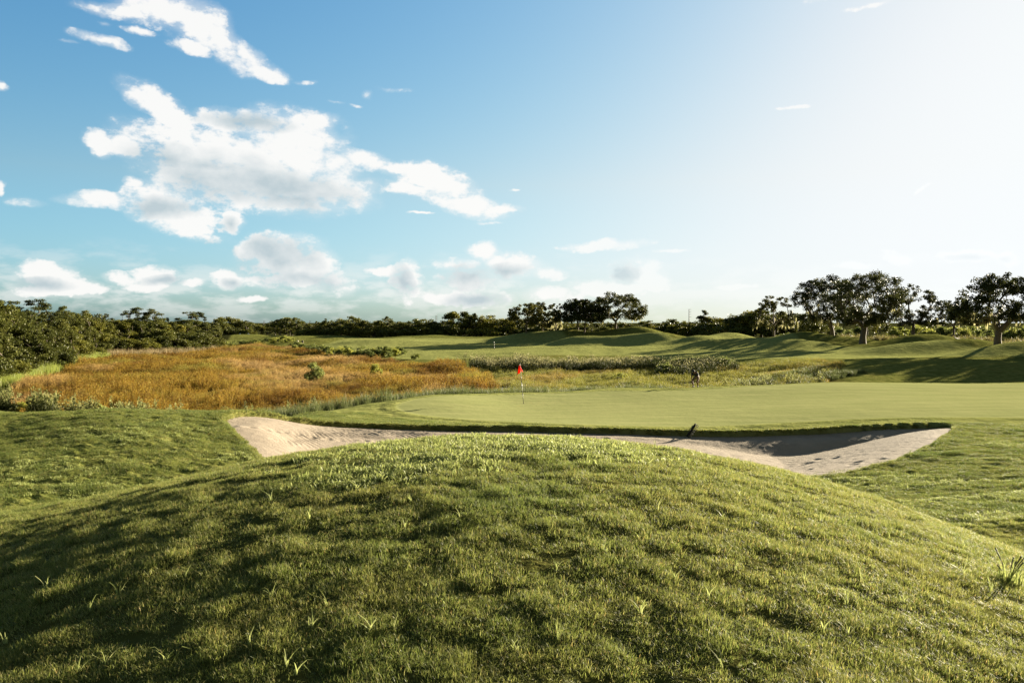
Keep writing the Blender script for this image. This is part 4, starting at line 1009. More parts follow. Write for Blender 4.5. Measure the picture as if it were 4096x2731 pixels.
# ------------------------------------------------------------------ things on the course
def hit(u, v):
    """where the line of sight through a surveyed direction meets the turf"""
    d = 1.5; p = None
    while d < 120:
        z = zof(v, d)
        if z < gz(sx(u)*d, d): break
        d += max(.02, d*.004)
    return sx(u)*d, d
def weeds():
    rg = np.random.default_rng(71)
    protos = []
    for i in range(7):
        n = int(rg.integers(3, 7))
        v, q, t, r = blades(rg, n+1, .014, .07, .155, .0068, .85, seg=4, droop=.30)
        m = MB(); protos.append(tuft_mesh('weed', [(v, q, t, r, 0)], [MAT['weed']]))
    L = [(2886, 2080), (3045, 2086), (3090, 2092), (3287, 2092), (3471, 2105), (3770, 2156), (3923, 2175), (3853, 2188), (2943, 2283), (2829, 2398), (3223, 2334), (3446, 2328), (3490, 2283), (3389, 2423), (3611, 2410), (2886, 2677), (3287, 2531), (3389, 2550), (3719, 2582), (4043, 2595), (3961, 2366),
         (1643, 2016), (1840, 2075), (1617, 2114), (1992, 2147), (2163, 1950), (2228, 2285), (2478, 2272), (2419, 2219), (2630, 2042), (2557, 2160), (1702, 2364), (1735, 2384), (2255, 2423), (2229, 2575), (1479, 2535), (1574, 2535), (1781, 2430), (185, 2361), (478, 2380), (357, 2450), (880, 2266), (1033, 2240), (995, 2584), (1142, 2674), (415, 2674), (663, 2655), (740, 2323), (1084, 2393), (1244, 2514), (1307, 2431), (1180, 2712), (319, 2700), (19, 2578), (1084, 2004), (1237, 2080), (3230, 1930), (3180, 1925), (2780, 1900), (2740, 1870), (3600, 2010), (3650, 2040), (2620, 1795), (3340, 1960), (3120, 2010), (2960, 1990), (3560, 2160), (3850, 2300), (2700, 2330), (2560, 2460), (2060, 2610), (3080, 2200)]
    names = {(4043, 2595): 'pale curled weed in the lower right corner of the near mound', (1180, 2712): 'large star shaped weed at the bottom edge, left of centre', (2886, 2677): 'bushy pale weed at the bottom edge, right of centre', (2829, 2398): 'weed with two long blades spread wide on the right slope', (19, 2578): 'pale weed cut by the left edge of the photo', (995, 2584): 'long armed weed in the dark grass at the lower left'}
    zone = lambda u, v: ('upper' if v < 2200 else 'middle' if v < 2450 else 'lower')+(' left' if u < 1400 else ' centre' if u < 2550 else ' right')
    for i, (u, v) in enumerate(L):
        x, y = hit(u, v); k = rg.uniform(.75, 1.25)*(.9 if y > 6 else .85)
        z = zone(u, v)
        o = link('weed', protos[i % 7], label=names.get((u, v), 'thin pale weed standing out of the turf, '+z+' part of the near mound'), cat='weed', group=None if (u, v) in names else 'pale weeds, '+z+' part of the near mound', loc=(x, y, gz(x, y)+.006)); o.scale = (k,)*3; o.rotation_euler[2] = rg.uniform(0, 6)
    v, q, t, r = blades(rg, 46, .10, .08, .24, .011, .6, seg=4, droop=.2)
    fl = blades(rg, 26, .10, .04, .16, .006, .7, seg=3)
    C = rg.normal(0, 1, (26, 3))*np.array([.09, .09, .03])+np.array([0, 0, .15]); lv, lq, lr = leaves(rg, C, .022, .014, .4)
    st = MB()
    for k in range(7):
        a = rg.uniform(0, 6.28); le = rg.uniform(.12, .26); st.tube([(0, 0, 0), (math.cos(a)*le*.3, math.sin(a)*le*.3, le*.6), (math.cos(a)*le*.6, math.sin(a)*le*.6, le)], [.004, .0035, .006], 5)
    x, y = hit(4035, 2330)
    o = link('weed_clump', tuft_mesh('weed_clump', [(v, q, t, r, 0), (*fl, 0)], [MAT['crab']]), label='dark weed clump with white tips at the right edge of the near mound', cat='weed', loc=(x, y, gz(x, y)))
    link('stem', st.build('stem', plain('weed_stem', (.06, .065, .03), .6)), parent=o)
    fm = tuft_mesh('white_tip', [(lv, lq, None, lr, 0)], [MAT['fluff']]); link('white_tip', fm, parent=o)
weeds()

def flagstick():
    bx, by = at(2094, 43.6); z = gz(bx, by)
    o = link('flagstick', None, label='tall golf flagstick with a drooping red flag, standing in the hole on the green', cat='golf flag', loc=(bx, by, z))
    H = 2.13; tx = -.19
    P = lambda t: (tx*t, .02*t, H*t)
    black = plain('black_paint', (.02, .02, .018), .4, .5); white = plain('white_paint', (.78, .78, .75), .4, .5); red = leafy('red_flag_cloth', lambda nt: (.72, .035, .012), .45, .6, .2, (.95, .10, .02))
    for a, b, m in ((-.06, .31, black), (.31, .54, white), (.54, .72, black), (.72, .995, white)):
        mb = MB(); mb.tube([P(a), P((a+b)/2), P(b)], (.016 if a > .3 else .014), 10); link('pole_band', mb.build('pole_band', m), parent=o)
    mb = MB(); mb.ball(P(1.0), .018, 10, 8); link('finial', mb.build('finial', white), parent=o)
    # limp flag: folds hanging down and to the left of the pole, one flap to the right
    def fold(pts, name):
        n = 9; m = 9; V = []
        for i in range(n):
            for j in range(m):
                s, t = i/(n-1), j/(m-1)
                V.append(pts(s, t))
        Q = [(i*m+j, i*m+j+1, (i+1)*m+j+1, (i+1)*m+j) for i in range(n-1) for j in range(m-1)]
        return V, Q
    def left(s, t):      # s down the hoist, t away from it
        zt = H*.985-s*.40; w = (.03+.17*s)
        return (tx*zt/H-.012-w*t, -.02-.05*math.sin(t*5+s*2), zt-.13*t*s)
    def right(s, t):
        zt = H*.985-s*.33; w = (.01+.11*s**1.5)
        return (tx*zt/H+.012+w*t, -.03+.04*math.sin(t*6), zt-.07*t*s+.02*s)
    V1, Q1 = fold(left, 'l'); V2, Q2 = fold(right, 'r')
    me = mesh_np('flag', np.array(V1+V2), np.array(Q1+[tuple(k+len(V1) for k in q) for q in Q2]), [red], smooth_sh=True)
    f = link('flag', me, parent=o); sm = f.modifiers.new('thick', 'SOLIDIFY'); sm.thickness = .004
    mb = MB(); n = 24
    ring = [(math.cos(2*math.pi*k/n)*.054, math.sin(2*math.pi*k/n)*.054, .005) for k in range(n)]; low = [(a, b, -.01) for a, b, c in ring]
    mb.add(ring+low+[(0, 0, .0035)], [(k, (k+1) % n, n+(k+1) % n, n+k) for k in range(n)], [(2*n, k, (k+1) % n) for k in range(n)])
    link('cup', mb.build('cup', plain('cup_dark', (.03, .03, .02), .7)), parent=o)
flagstick()

def skin_body(name, chains, mat, parent, sub=2):
    """grow one continuous surface over a skeleton: chains of (key, position, radius)"""
    me = bpy.data.meshes.new(name); keys = {}; V = []; E = []; rad = []
    for ch in chains:
        prev = None
        for k, p, r in ch:
            if k not in keys: keys[k] = len(V); V.append(p); rad.append(r)
            if prev is not None: E.append((prev, keys[k]))
            prev = keys[k]
    me.from_pydata(V, E, []); o = bpy.data.objects.new(name, me); COL.objects.link(o)
    md = o.modifiers.new('skin', 'SKIN'); md.use_smooth_shade = True
    if not me.skin_vertices: 
        bpy.context.view_layer.objects.active = o
    for i, sv in enumerate(me.skin_vertices[0].data):
        r = rad[i]; sv.radius = r if hasattr(r, '__len__') else (r, r); sv.use_root = (i == 0)
    s = o.modifiers.new('sub', 'SUBSURF'); s.levels = sub; s.render_levels = sub
    dg = bpy.context.evaluated_depsgraph_get(); ev = o.evaluated_get(dg); out = bpy.data.meshes.new_from_object(ev)
    bpy.data.objects.remove(o); out.name = name
    out.materials.clear(); out.materials.append(mat)
    out.polygons.foreach_set('use_smooth', np.ones(len(out.polygons), bool))
    return link(name, out, parent=parent)

def golfer():
    fx, fy = at(2783, 52.0); z = gz(fx, fy)
    skin = plain('skin', (.15, .075, .046), .55, .4, var=.08, vscale=20); shirt = plain('dark_polo_shirt', (.022, .024, .030), .8, .2, var=.25, vscale=10, bump=.3, bscale=18)
    shorts = plain('khaki_shorts', (.16, .12, .07), .85, .2, var=.12, vscale=10, bump=.3, bscale=16); cap = plain('navy_cap', (.012, .013, .02), .8, .2); shoe = plain('dark_shoe', (.02, .019, .017), .8, .15); white = plain('white_logo_thread', (.7, .7, .68), .6)
    o = link('person', None, label='golfer in dark cap, dark shirt and khaki shorts bending with hands at the knees', cat='person', loc=(fx, fy, z+.01))
    hips = (.13, .20, .70); waist = (.05, .10, .80); chest = (-.06, -.04, .93); neck = (-.15, -.16, 1.00); head = (-.215, -.25, 1.035); crown = (-.245, -.285, 1.10)
    shR, elR, haR = (-.245, -.06, .90), (-.315, -.16, .64), (-.285, -.15, .42)      # viewer's left
    shL, elL, haL = (.065, -.155, .895), (.115, -.235, .65), (.02, -.22, .43)
    hpR, knR, anR, toR = (.055, .14, .67), (-.245, -.05, .43), (-.135, .05, .075), (-.215, -.06, .03)
    hpL, knL, anL, toL = (.205, .19, .67), (.120, -.07, .42), (.155, .10, .075), (.10, -.04, .03)
    def hand(w, fdir, side, tag):
        f = Vector(fdir).normalized(); s = Vector(side).normalized(); c = Vector(w)+f*.05; out = []
        root = (tag+'palm', tuple(c), (.030, .018))
        for k, (off, ln) in enumerate(((-.028, .060), (-.009, .072), (.010, .068), (.028, .052))):
            b = c+s*off+f*.035; curl = Vector((0, .5, -.25))
            out.append([root, (tag+'f%d' % k, tuple(b), .010), (tag+'g%d' % k, tuple(b+f*ln*.5+curl*.008), .009), (tag+'h%d' % k, tuple(b+f*ln*.85+curl*.03), .0075)])
        t = c+s*-.034
        out.append([root, (tag+'t', tuple(t+f*.005), .0105), (tag+'t2', tuple(t-s*.022+f*.035), .009)])
        return [(tag+'wrist', tuple(w), (.026, .022)), root], out
    a1, f1 = hand(haR, (-.05, -.25, -.6), (1, -.2, .1), 'r'); a2, f2 = hand(haL, (-.1, .1, -.7), (-1, -.2, 0), 'l')
    J = [('hips', hips, (.150, .115)), ('waist', waist, (.140, .105)), ('chest', chest, (.155, .11)), ('neck', neck, .062), ('head', head, (.080, .092)), ('crown', crown, (.074, .085))]
    ch = [J,
          [('chest', chest, 0), ('shR', shR, .060), ('elR', elR, .044), *a1], [('chest', chest, 0), ('shL', shL, .060), ('elL', elL, .044), *a2], *f1, *f2,
          [('hips', hips, 0), ('hpR', hpR, .095), ('tR', tuple((Vector(hpR)+Vector(knR))/2), .080), ('knR', knR, .058), ('cR', tuple(Vector(knR).lerp(Vector(anR), .35)), .058), ('anR', anR, .038), ('toR', toR, .034)],
          [('hips', hips, 0), ('hpL', hpL, .095), ('tL', tuple((Vector(hpL)+Vector(knL))/2), .080), ('knL', knL, .058), ('cL', tuple(Vector(knL).lerp(Vector(anL), .35)), .058), ('anL', anL, .038), ('toL', toL, .034)],
          [('head', head, 0), ('nose', (-.275, -.335, 1.015), .014)]]
    skin_body('body', ch, skin, o)
    skin_body('shirt', [[('waist0', (.11, .165, .735), (.160, .125)), ('waist', waist, (.158, .122)), ('chest', chest, (.182, .142)), ('mid', tuple(Vector(chest).lerp(Vector(neck), .38)), (.158, .130)), ('collar', tuple(Vector(chest).lerp(Vector(neck), .78)), (.092, .086))],
                        [('chest', chest, 0), ('shR', shR, .078), ('sleeveR', tuple(Vector(shR).lerp(Vector(elR), .62)), .066)], [('chest', chest, 0), ('shL', shL, .078), ('sleeveL', tuple(Vector(shL).lerp(Vector(elL), .62)), .066)]], shirt, o)
    skin_body('shorts', [[('hips', (.145, .215, .685), (.165, .135)), ('wb', tuple(Vector(hips).lerp(Vector(waist), .55)), (.150, .118))],
                         [('hips', hips, 0), ('hpR', hpR, .108), ('tR', tuple(Vector(hpR).lerp(Vector(knR), .5)), .098), ('hemR', tuple(Vector(hpR).lerp(Vector(knR), .86)), .088)],
                         [('hips', hips, 0), ('hpL', hpL, .108), ('tL', tuple(Vector(hpL).lerp(Vector(knL), .5)), .098), ('hemL', tuple(Vector(hpL).lerp(Vector(knL), .86)), .088)]], shorts, o)
    # cap turned down towards the ground: dome, button and peak
    d = (Vector(crown)-Vector(neck)).normalized(); fw = Vector((-.55, -.62, -.56)).normalized(); sd = d.cross(fw).normalized(); fw = sd.cross(d).normalized()
    M = Matrix((sd, fw, d)).transposed(); c = Vector(head).lerp(Vector(crown), .45)
    mb = MB(); n = 20; V = []; Q = []
    for i in range(7):
        ph = math.radians(90*i/6)
        for k in range(n):
            a = 2*math.pi*k/n; V.append(tuple(c+M@Vector((.098*math.cos(a)*math.cos(ph), .108*math.sin(a)*math.cos(ph), .105*math.sin(ph)))))
    Q = [(i*n+k, i*n+(k+1) % n, (i+1)*n+(k+1) % n, (i+1)*n+k) for i in range(6) for k in range(n)]; mb.add(V, Q)
    cp = link('cap', mb.build('cap', cap), parent=o)
    mb = MB(); V = []
    for tz in (0, .006):
        for i in range(2):
            for k in range(11):
                a = math.radians(15+150*k/10); rr = 1. if i == 0 else 1.75
                V.append(tuple(c+M@Vector((.098*math.cos(a)*(1 if i == 0 else 1.02), .104*math.sin(a)*rr, .004+tz-.012*(i)))))
    Q = [(k, k+1, 11+k+1, 11+k) for k in range(10)]+[(22+k, 33+k, 33+k+1, 22+k+1) for k in range(10)]+[(11+k, 11+k+1, 33+k+1, 33+k) for k in range(10)]
    mb.add(V, Q); link('peak', mb.build('peak', cap), parent=cp)
    mb = MB(); mb.box(c+M@Vector((0, .098, .048)), (.022, .004, .010), M); link('logo', mb.build('logo', white), parent=cp)
    mb = MB(); cc = Vector(neck).lerp(Vector(head), .6)
    for an in np.linspace(math.pi*1.05, math.pi*1.95, 16):
        for hh in (-.03, .0, .03): mb.ball(c+M@Vector((.086*math.cos(an), .094*math.sin(an), hh-.02)), (.018, .018, .02), 6, 4)
    link('hair', mb.build('hair', plain('dark_hair', (.03, .02, .013), .7)), parent=o)
    for s in (-1, 1):
        mb = MB(); mb.ball(c+M@Vector((.088*s, -.005, -.045)), (.014, .022, .03), 8, 6); link('ear', mb.build('ear', skin), parent=o)
        mb = MB(); mb.ball(c+M@Vector((.032*s, .083, -.045)), .011, 8, 6); link('eye', mb.build('eye', plain('eye', (.3, .25, .2), .3)), parent=o)
    mb = MB(); mb.ball(c+M@Vector((0, .086, -.100)), (.026, .010, .007), 8, 5); link('mouth', mb.build('mouth', plain('lips', (.35, .14, .10), .5)), parent=o)
    for an, to in ((anR, toR), (anL, toL)):
        a, t = Vector(an), Vector(to); dr = (t-a); dr.z = 0; dr.normalize(); mb = MB()
        heel = Vector((a.x, a.y, .045))-dr*.06
        mb.tube([heel, heel+dr*.09, heel+dr*.19, heel+dr*.27], [.040, .047, .046, .022], 12); link('shoe', mb.build('shoe', shoe), parent=o)
    # putter held level in the hand on the viewer's left, pointing away to the left
    h = Vector(haR)+Vector((-.02, -.05, -.06)); px, py, pz = fx+h.x, fy+h.y, z+.01+h.z
    q = link('putter', None, label='thin steel putter held level by the golfer and pointing left', cat='golf club', loc=(px, py, pz))
    mb = MB(); mb.tube([(.30, .10, .05), (.12, .04, .02), (-.08, -.02, -.01)], [.014, .013, .011], 10); link('grip', mb.build('grip', plain('rubber_grip', (.02, .02, .02), .8)), parent=q)
    mb = MB(); mb.tube([(-.08, -.02, -.01), (-.47, -.13, -.065)], [.006, .005], 8); link('shaft', mb.build('shaft', plain('steel_shaft', (.5, .5, .5), .25, .5, 1.)), parent=q)
    mb = MB(); mb.box((-.50, -.14, -.075), (.055, .016, .016), Matrix.Rotation(.28, 3, 'Z')@Matrix.Rotation(-.12, 3, 'Y')); link('club_head', mb.build('club_head', plain('club_head_metal', (.06, .06, .06), .35, .5, .8), False), parent=q)
golfer()

def rake():
    u0, v0, u1, v1 = 2748, 1746, 2783, 1694
    d = 31.9; a = Vector((sx(u0)*d, d, zof(v0, d))); b = Vector((sx(u1)*d, d-.03, zof(v1, d)))
    c = (a+b)/2; blk = plain('black_plastic', (.010, .010, .010), .75, .15)
    o = link('bunker_rake', None, label='black plastic bunker rake tipped on edge against the bunker lip', cat='rake', loc=c)
    ax = (b-a).normalized(); L = (b-a).length/2; t = Vector((0, -1, 0)).cross(ax).normalized()   # tines point right and up
    if t.x < 0: t = -t
    mb = MB(); n = 9
    pts = [ax*(-L+2*L*i/(n-1))+Vector((0, .05*(abs(i-(n-1)/2)/4)**2, 0)) for i in range(n)]
    M = Matrix((ax, Vector((0, 1, 0)), t)).transposed()
    mb.tube(pts, [.030]+[.044]*(n-2)+[.030], 10); link('rake_head', mb.build('rake_head', blk), parent=o)
    for i in range(15):
        p = ax*(-L*.94+2*L*.94*i/14)+t*.03; mt = MB(); mt.tube([p, p+t*.07, p+t*.125+Vector((0, -.012, 0))], [.013, .011, .007], 6); link('tine', mt.build('tine', blk), parent=o)
    ex, ey = sx(2781)*34.2, 34.2; ez = gz(ex, ey)+.03      # the handle lies away over the lip on to the fringe
    e = Vector((ex, ey, ez))-c
    mb = MB(); mb.tube([(0, 0, 0), tuple(e*.5), tuple(e)], [.016, .014, .015], 8); link('handle', mb.build('handle', blk), parent=o)
rake()

def markers():
    black = plain('stake_black', (.02, .02, .02), .5); white = plain('stake_white', (.78, .78, .75), .5); wood = plain('grey_wood', (.26, .21, .15), .9, .1, var=.3, vscale=14, bump=.4); yel = plain('yellow_paint', (.75, .48, .03), .5)
    x, y = at(1977, 158); o = link('distance_stake', None, label='thin black and white striped stake standing in the far fairway', cat='stake', loc=(x, y, gz(x, y)))
    hh = max(.7, zof(1366, 158)-gz(x, y))
    for i in range(6):
        mb = MB(); mb.tube([(0, 0, hh*i/6-(.1 if i == 0 else 0)), (0, 0, hh*(i+1)/6)], .055, 10); link('stripe', mb.build('stripe', white if i % 2 else black), parent=o)
    for u, lab, pale in ((1190, 'pale topped wooden post at the marsh edge, left one of the pair', 1), (1210, 'dark wooden post at the marsh edge, right one of the pair', 0)):
        d = 196; x, y = at(u, d); o = link('wooden_post', None, label=lab, cat='post', group='pair of posts by the marsh shrubs', loc=(x, y, gz(x, y)))
        h = max(.7, zof(1361, d)-gz(x, y))
        mb = MB(); mb.tube([(0, 0, -.2), (.02, 0, h*.55)], [.20, .18], 9); link('shaft', mb.build('shaft', wood), parent=o)
        mb = MB(); mb.ball((0, 0, h*.72), (.30, .26, h*.28), 9, 7); link('post_cap', mb.build('post_cap', plain('pale_cap', (.5, .46, .33), .8) if pale else plain('dark_cap', (.12, .11, .07), .8)), parent=o)
    x, y = at(1013, 288); o = link('tee_sign', None, label='tiny yellow marker in front of the far treeline on the left', cat='marker', loc=(x, y, gz(x, y)))
    mb = MB(); mb.box((0, 0, .75), (.45, .06, .45)); link('board', mb.build('board', yel, False), parent=o)
    mb = MB(); mb.tube([(0, .09, -.1), (0, .09, .9)], .05, 8); link('post', mb.build('post', wood), parent=o)
    for u, v, lab in ((960, 1352, 'white tee ball marker on the far tee, left one'), (993, 1351, 'white tee ball marker on the far tee, right one')):
        d = 255; x, y = at(u, d); mb = MB(); mb.ball((0, 0, .12), (.22, .22, .18), 10, 8); link('tee_marker', mb.build('tee_marker', white), label=lab, cat='tee marker', group='white tee markers', loc=(x, y, gz(x, y)))
    # power line poles far beyond the trees
    for u, d, v, lab in ((2756, 520, 1236, 'tall utility pole with short crossarms above the trees, right of the middle oaks'), (1744, 560, 1261, 'utility pole tip over the dark treeline left of the middle oaks'), (1238, 620, 1283, 'faint utility pole right of the far pine stand'), (1055, 660, 1283, 'faint utility pole in the gap left of the far pine stand')):
        x, y = at(u, d); z0 = gz(x, y); h = zof(v, d)-z0
        o = link('utility_pole', None, label=lab, cat='utility pole', group='utility poles of the far power line', loc=(x, y, z0))
        mb = MB(); mb.tube([(0, 0, -.3), (0, 0, h)], [.30, .18], 8); link('pole', mb.build('pole', plain('pole_grey', (.16, .14, .12), .8)), parent=o)
        for k, zz in enumerate((.97, .85, .73, .60)):
            mb = MB(); mb.tube([(0, -.2, h*zz), (1.5, -.2, h*zz+.15)], .08, 6); link('crossarm', mb.build('crossarm', plain('pole_grey', (.16, .14, .12), .8)), parent=o)
    # a pale cart path behind the right hand mounds
    pts = [at(u, d) for u, d in ((3180, 166), (3300, 158), (3390, 152), (3500, 148), (3600, 146), (3720, 141), (3850, 129), (3960, 120), (4040, 114.5), (4130, 112), (4300, 111))]
    pts = chaikin(pts, 3, False); P = np.array(pts); tg = np.gradient(P, axis=0); tg /= np.linalg.norm(tg, axis=1)[:, None]; nr = np.stack([-tg[:, 1], tg[:, 0]], -1)
    V = []
    for k in (-.8, -.3, .3, .8):
        q = P+nr*k; V.append(np.stack([q[:, 0], q[:, 1], ground(q[:, 0], q[:, 1])+.07], -1))
    V = np.stack(V, 1); n = len(P); V = V.reshape(-1, 3)
    Q = np.array([(i*4+j, i*4+j+1, (i+1)*4+j+1, (i+1)*4+j) for i in range(n-1) for j in range(3)])
    link('path', mesh_np('path', V, Q, [plain('pale_path', (.15, .138, .125), .9, .1, var=.15, vscale=3)], smooth_sh=True), kind='structure', label='pale cart path curving behind the right hand mounds', cat='path')
markers()


# ------------------------------------------------------------------ light, sky, camera
def build_sky():
    w = bpy.data.worlds.new('World'); scene.world = w; w.use_nodes = True
    w.cycles.sampling_method = 'MANUAL'; w.cycles.sample_map_resolution = 512
    nt = w.node_tree; nt.nodes.clear()
    out = N(nt, 'ShaderNodeOutputWorld'); bg = N(nt, 'ShaderNodeBackground')
    sky = N(nt, 'ShaderNodeTexSky', sky_type='NISHITA', sun_disc=False)
    sky.sun_elevation = SUN_EL; sky.sun_rotation = SUN_AZ; sky.air_density = 1.0; sky.dust_density = 1.6; sky.ozone_density = 1.6; sky.altitude = 10
    bg.inputs[1].default_value = SKY_STRENGTH
    base = sky.outputs[0]
    tc = N(nt, 'ShaderNodeTexCoord').outputs['Generated']
    sp = N(nt, 'ShaderNodeSeparateXYZ'); nt.links.new(tc, sp.inputs[0])
    az = math_(nt, 'ARCTAN2', sp.outputs[0], sp.outputs[1]); el = math_(nt, 'ARCSINE', sp.outputs[2])
    P = N(nt, 'ShaderNodeCombineXYZ'); nt.links.new(az, P.inputs[0]); nt.links.new(el, P.inputs[1])
    P = P.outputs[0]
    def noisec(scale, detail, rough, sc=(1, 1, 1)):
        mp = N(nt, 'ShaderNodeMapping'); mp.inputs['Scale'].default_value = sc; nt.links.new(P, mp.inputs[0])
        n = N(nt, 'ShaderNodeTexNoise', noise_dimensions='2D'); n.inputs['Scale'].default_value = scale; n.inputs['Detail'].default_value = detail; n.inputs['Roughness'].default_value = rough
        nt.links.new(mp.outputs[0], n.inputs['Vector']); return n
    wn = noisec(9, 5, .6)
    off = N(nt, 'ShaderNodeVectorMath', operation='SUBTRACT'); nt.links.new(wn.outputs['Color'], off.inputs[0]); off.inputs[1].default_value = (.5, .5, .5)
    sc = N(nt, 'ShaderNodeVectorMath', operation='MULTIPLY'); nt.links.new(off.outputs[0], sc.inputs[0]); sc.inputs[1].default_value = (.05, .022, 0)
    ad = N(nt, 'ShaderNodeVectorMath', operation='ADD'); nt.links.new(P, ad.inputs[0]); nt.links.new(sc.outputs[0], ad.inputs[1])
    PW = ad.outputs[0]
    def blobs(lst, vec):
        acc = None
        for b in lst:
            u, v, ru, rv = b[:4]; rot = b[4] if len(b) > 4 else 0; amp = b[5] if len(b) > 5 else 1.
            s = (u-U0)/F; a = math.atan(s); e = math.atan((VH-v)/F*math.cos(a))
            ka = math.cos(a)**2; ke = math.cos(a)*math.cos(e)**2
            mp = N(nt, 'ShaderNodeMapping', vector_type='TEXTURE')
            mp.inputs['Location'].default_value = (a, e, 0); mp.inputs['Rotation'].default_value = (0, 0, math.radians(-rot))
            mp.inputs['Scale'].default_value = (ru/F*ka*1.5, rv/F*ke*1.5, 1.)
            nt.links.new(vec, mp.inputs[0])
            g = N(nt, 'ShaderNodeTexGradient', gradient_type='SPHERICAL'); nt.links.new(mp.outputs[0], g.inputs[0])
            o = g.outputs['Fac']
            if amp != 1.: o = math_(nt, 'MULTIPLY', o, amp)
            acc = o if acc is None else math_(nt, 'MAXIMUM', acc, o)
        return acc
    dens = blobs(CLOUDS, PW); shade = blobs(SHADES, PW)
    n1 = noisec(22, 9, .62, (1, 1.7, 1)).outputs['Fac']; n2 = noisec(60, 6, .6, (1, 1.5, 1)).outputs['Fac']
    nn = math_(nt, 'ADD', math_(nt, 'MULTIPLY', math_(nt, 'SUBTRACT', n1, .5), 2.0), math_(nt, 'MULTIPLY', math_(nt, 'SUBTRACT', n2, .5), 1.1))
    has = math_(nt, 'MULTIPLY', dens, 6., True)
    d = math_(nt, 'MULTIPLY', math_(nt, 'ADD', math_(nt, 'MULTIPLY', dens, 1.45), nn), has)
    mr = N(nt, 'ShaderNodeMapRange', interpolation_type='SMOOTHSTEP'); nt.links.new(d, mr.inputs[0]); mr.inputs[1].default_value = .12; mr.inputs[2].default_value = .95
    # edges: crisp here, wispy there, with a thin veil of vapour round the thick parts
    soft = noisec(7, 3, .5).outputs['Fac']
    nt.links.new(math_(nt, 'ADD', .30, math_(nt, 'MULTIPLY', soft, 1.25)), mr.inputs[2])
    veil = N(nt, 'ShaderNodeMapRange', interpolation_type='SMOOTHSTEP'); nt.links.new(math_(nt, 'ADD', dens, math_(nt, 'MULTIPLY', math_(nt, 'SUBTRACT', n1, .5), .7)), veil.inputs[0]); veil.inputs[1].default_value = .0; veil.inputs[2].default_value = .6
    alpha = math_(nt, 'MULTIPLY', math_(nt, 'MAXIMUM', mr.outputs[0], math_(nt, 'MULTIPLY', math_(nt, 'MULTIPLY', veil.outputs[0], has), .45)), .94)
    # low thin cloud bank near the horizon
    lowm = math_(nt, 'MULTIPLY', math_(nt, 'SUBTRACT', 1., math_(nt, 'MULTIPLY', math_(nt, 'ABSOLUTE', math_(nt, 'SUBTRACT', el, .035)), 16.), True), math_(nt, 'GREATER_THAN', sp.outputs[2], -.02))
    ln = noisec(14, 7, .6, (1, 3.2, 1)).outputs['Fac']
    lo = N(nt, 'ShaderNodeMapRange', interpolation_type='SMOOTHSTEP'); nt.links.new(math_(nt, 'ADD', math_(nt, 'ADD', ln, .02), math_(nt, 'MULTIPLY', lowm, .12)), lo.inputs[0]); lo.inputs[1].default_value = .5; lo.inputs[2].default_value = .75
    low = math_(nt, 'MULTIPLY', math_(nt, 'MULTIPLY', lo.outputs[0], lowm), .55)
    # billows: light tops turned to the sun, blue grey where a cloud is thick
    bil = noisec(17, 6, .55, (1, 1.5, 1)).outputs['Fac']
    sh = math_(nt, 'MULTIPLY', math_(nt, 'ADD', math_(nt, 'MULTIPLY', shade, 1.1), math_(nt, 'MULTIPLY', math_(nt, 'SUBTRACT', bil, .5), 1.5)), 1., True)
    sh = math_(nt, 'MULTIPLY', sh, math_(nt, 'MULTIPLY', shade, 5., True))
    ccol = mix(nt, sh, CLOUD_LIT, CLOUD_SHADE)
    # sky tint: cleaner blue overhead, teal towards the horizon
    t = N(nt, 'ShaderNodeMapRange'); nt.links.new(el, t.inputs[0]); t.inputs[1].default_value = 0.; t.inputs[2].default_value = .17
    tint = mix(nt, t.outputs[0], SKY_LOW, SKY_HIGH)
    t2 = N(nt, 'ShaderNodeMapRange', interpolation_type='SMOOTHSTEP'); nt.links.new(el, t2.inputs[0]); t2.inputs[1].default_value = .42; t2.inputs[2].default_value = .85
    tint = mix(nt, t2.outputs[0], tint, (.60, .50, .37))          # sky overhead and behind, out of view: dimmed and warmed to neutralise ambient light
    t3 = N(nt, 'ShaderNodeMapRange', interpolation_type='SMOOTHSTEP'); nt.links.new(sp.outputs[1], t3.inputs[0]); t3.inputs[1].default_value = .35; t3.inputs[2].default_value = -.2
    tint = mix(nt, t3.outputs[0], tint, (.60, .50, .37))
    base = mix(nt, 1., base, tint, 'MULTIPLY')
    hs = N(nt, 'ShaderNodeHueSaturation'); hs.inputs['Saturation'].default_value = 1.28; nt.links.new(base, hs.inputs['Color']); base = hs.outputs[0]
    spr = N(nt, 'ShaderNodeSeparateColor'); nt.links.new(base, spr.inputs[0]); cb = N(nt, 'ShaderNodeCombineColor')
    for i in range(3):     # the sky's glare rolls off softly instead of burning out
        c_ = spr.outputs[i]; q = math_(nt, 'POWER', math_(nt, 'ADD', 1., math_(nt, 'POWER', math_(nt, 'DIVIDE', c_, (3.72, 3.86, 3.95)[i]), 2.4)), -.4167)
        nt.links.new(math_(nt, 'MULTIPLY', c_, q), cb.inputs[i])
    base = cb.outputs[0]
    a2 = math_(nt, 'MAXIMUM', alpha, low)
    bright = mix(nt, 1., base, (1.05, 1.05, 1.05), 'MULTIPLY'); k = N(nt, 'ShaderNodeRGBToBW'); nt.links.new(base, k.inputs[0])
    kk = N(nt, 'ShaderNodeMapRange'); nt.links.new(k.outputs[0], kk.inputs[0]); kk.inputs[1].default_value = 3.1; kk.inputs[2].default_value = 4.
    ccol = mix(nt, kk.outputs[0], ccol, bright)
    fin = mix(nt, a2, base, ccol)
    nt.links.new(fin, bg.inputs[0]); nt.links.new(bg.outputs[0], out.inputs[0])

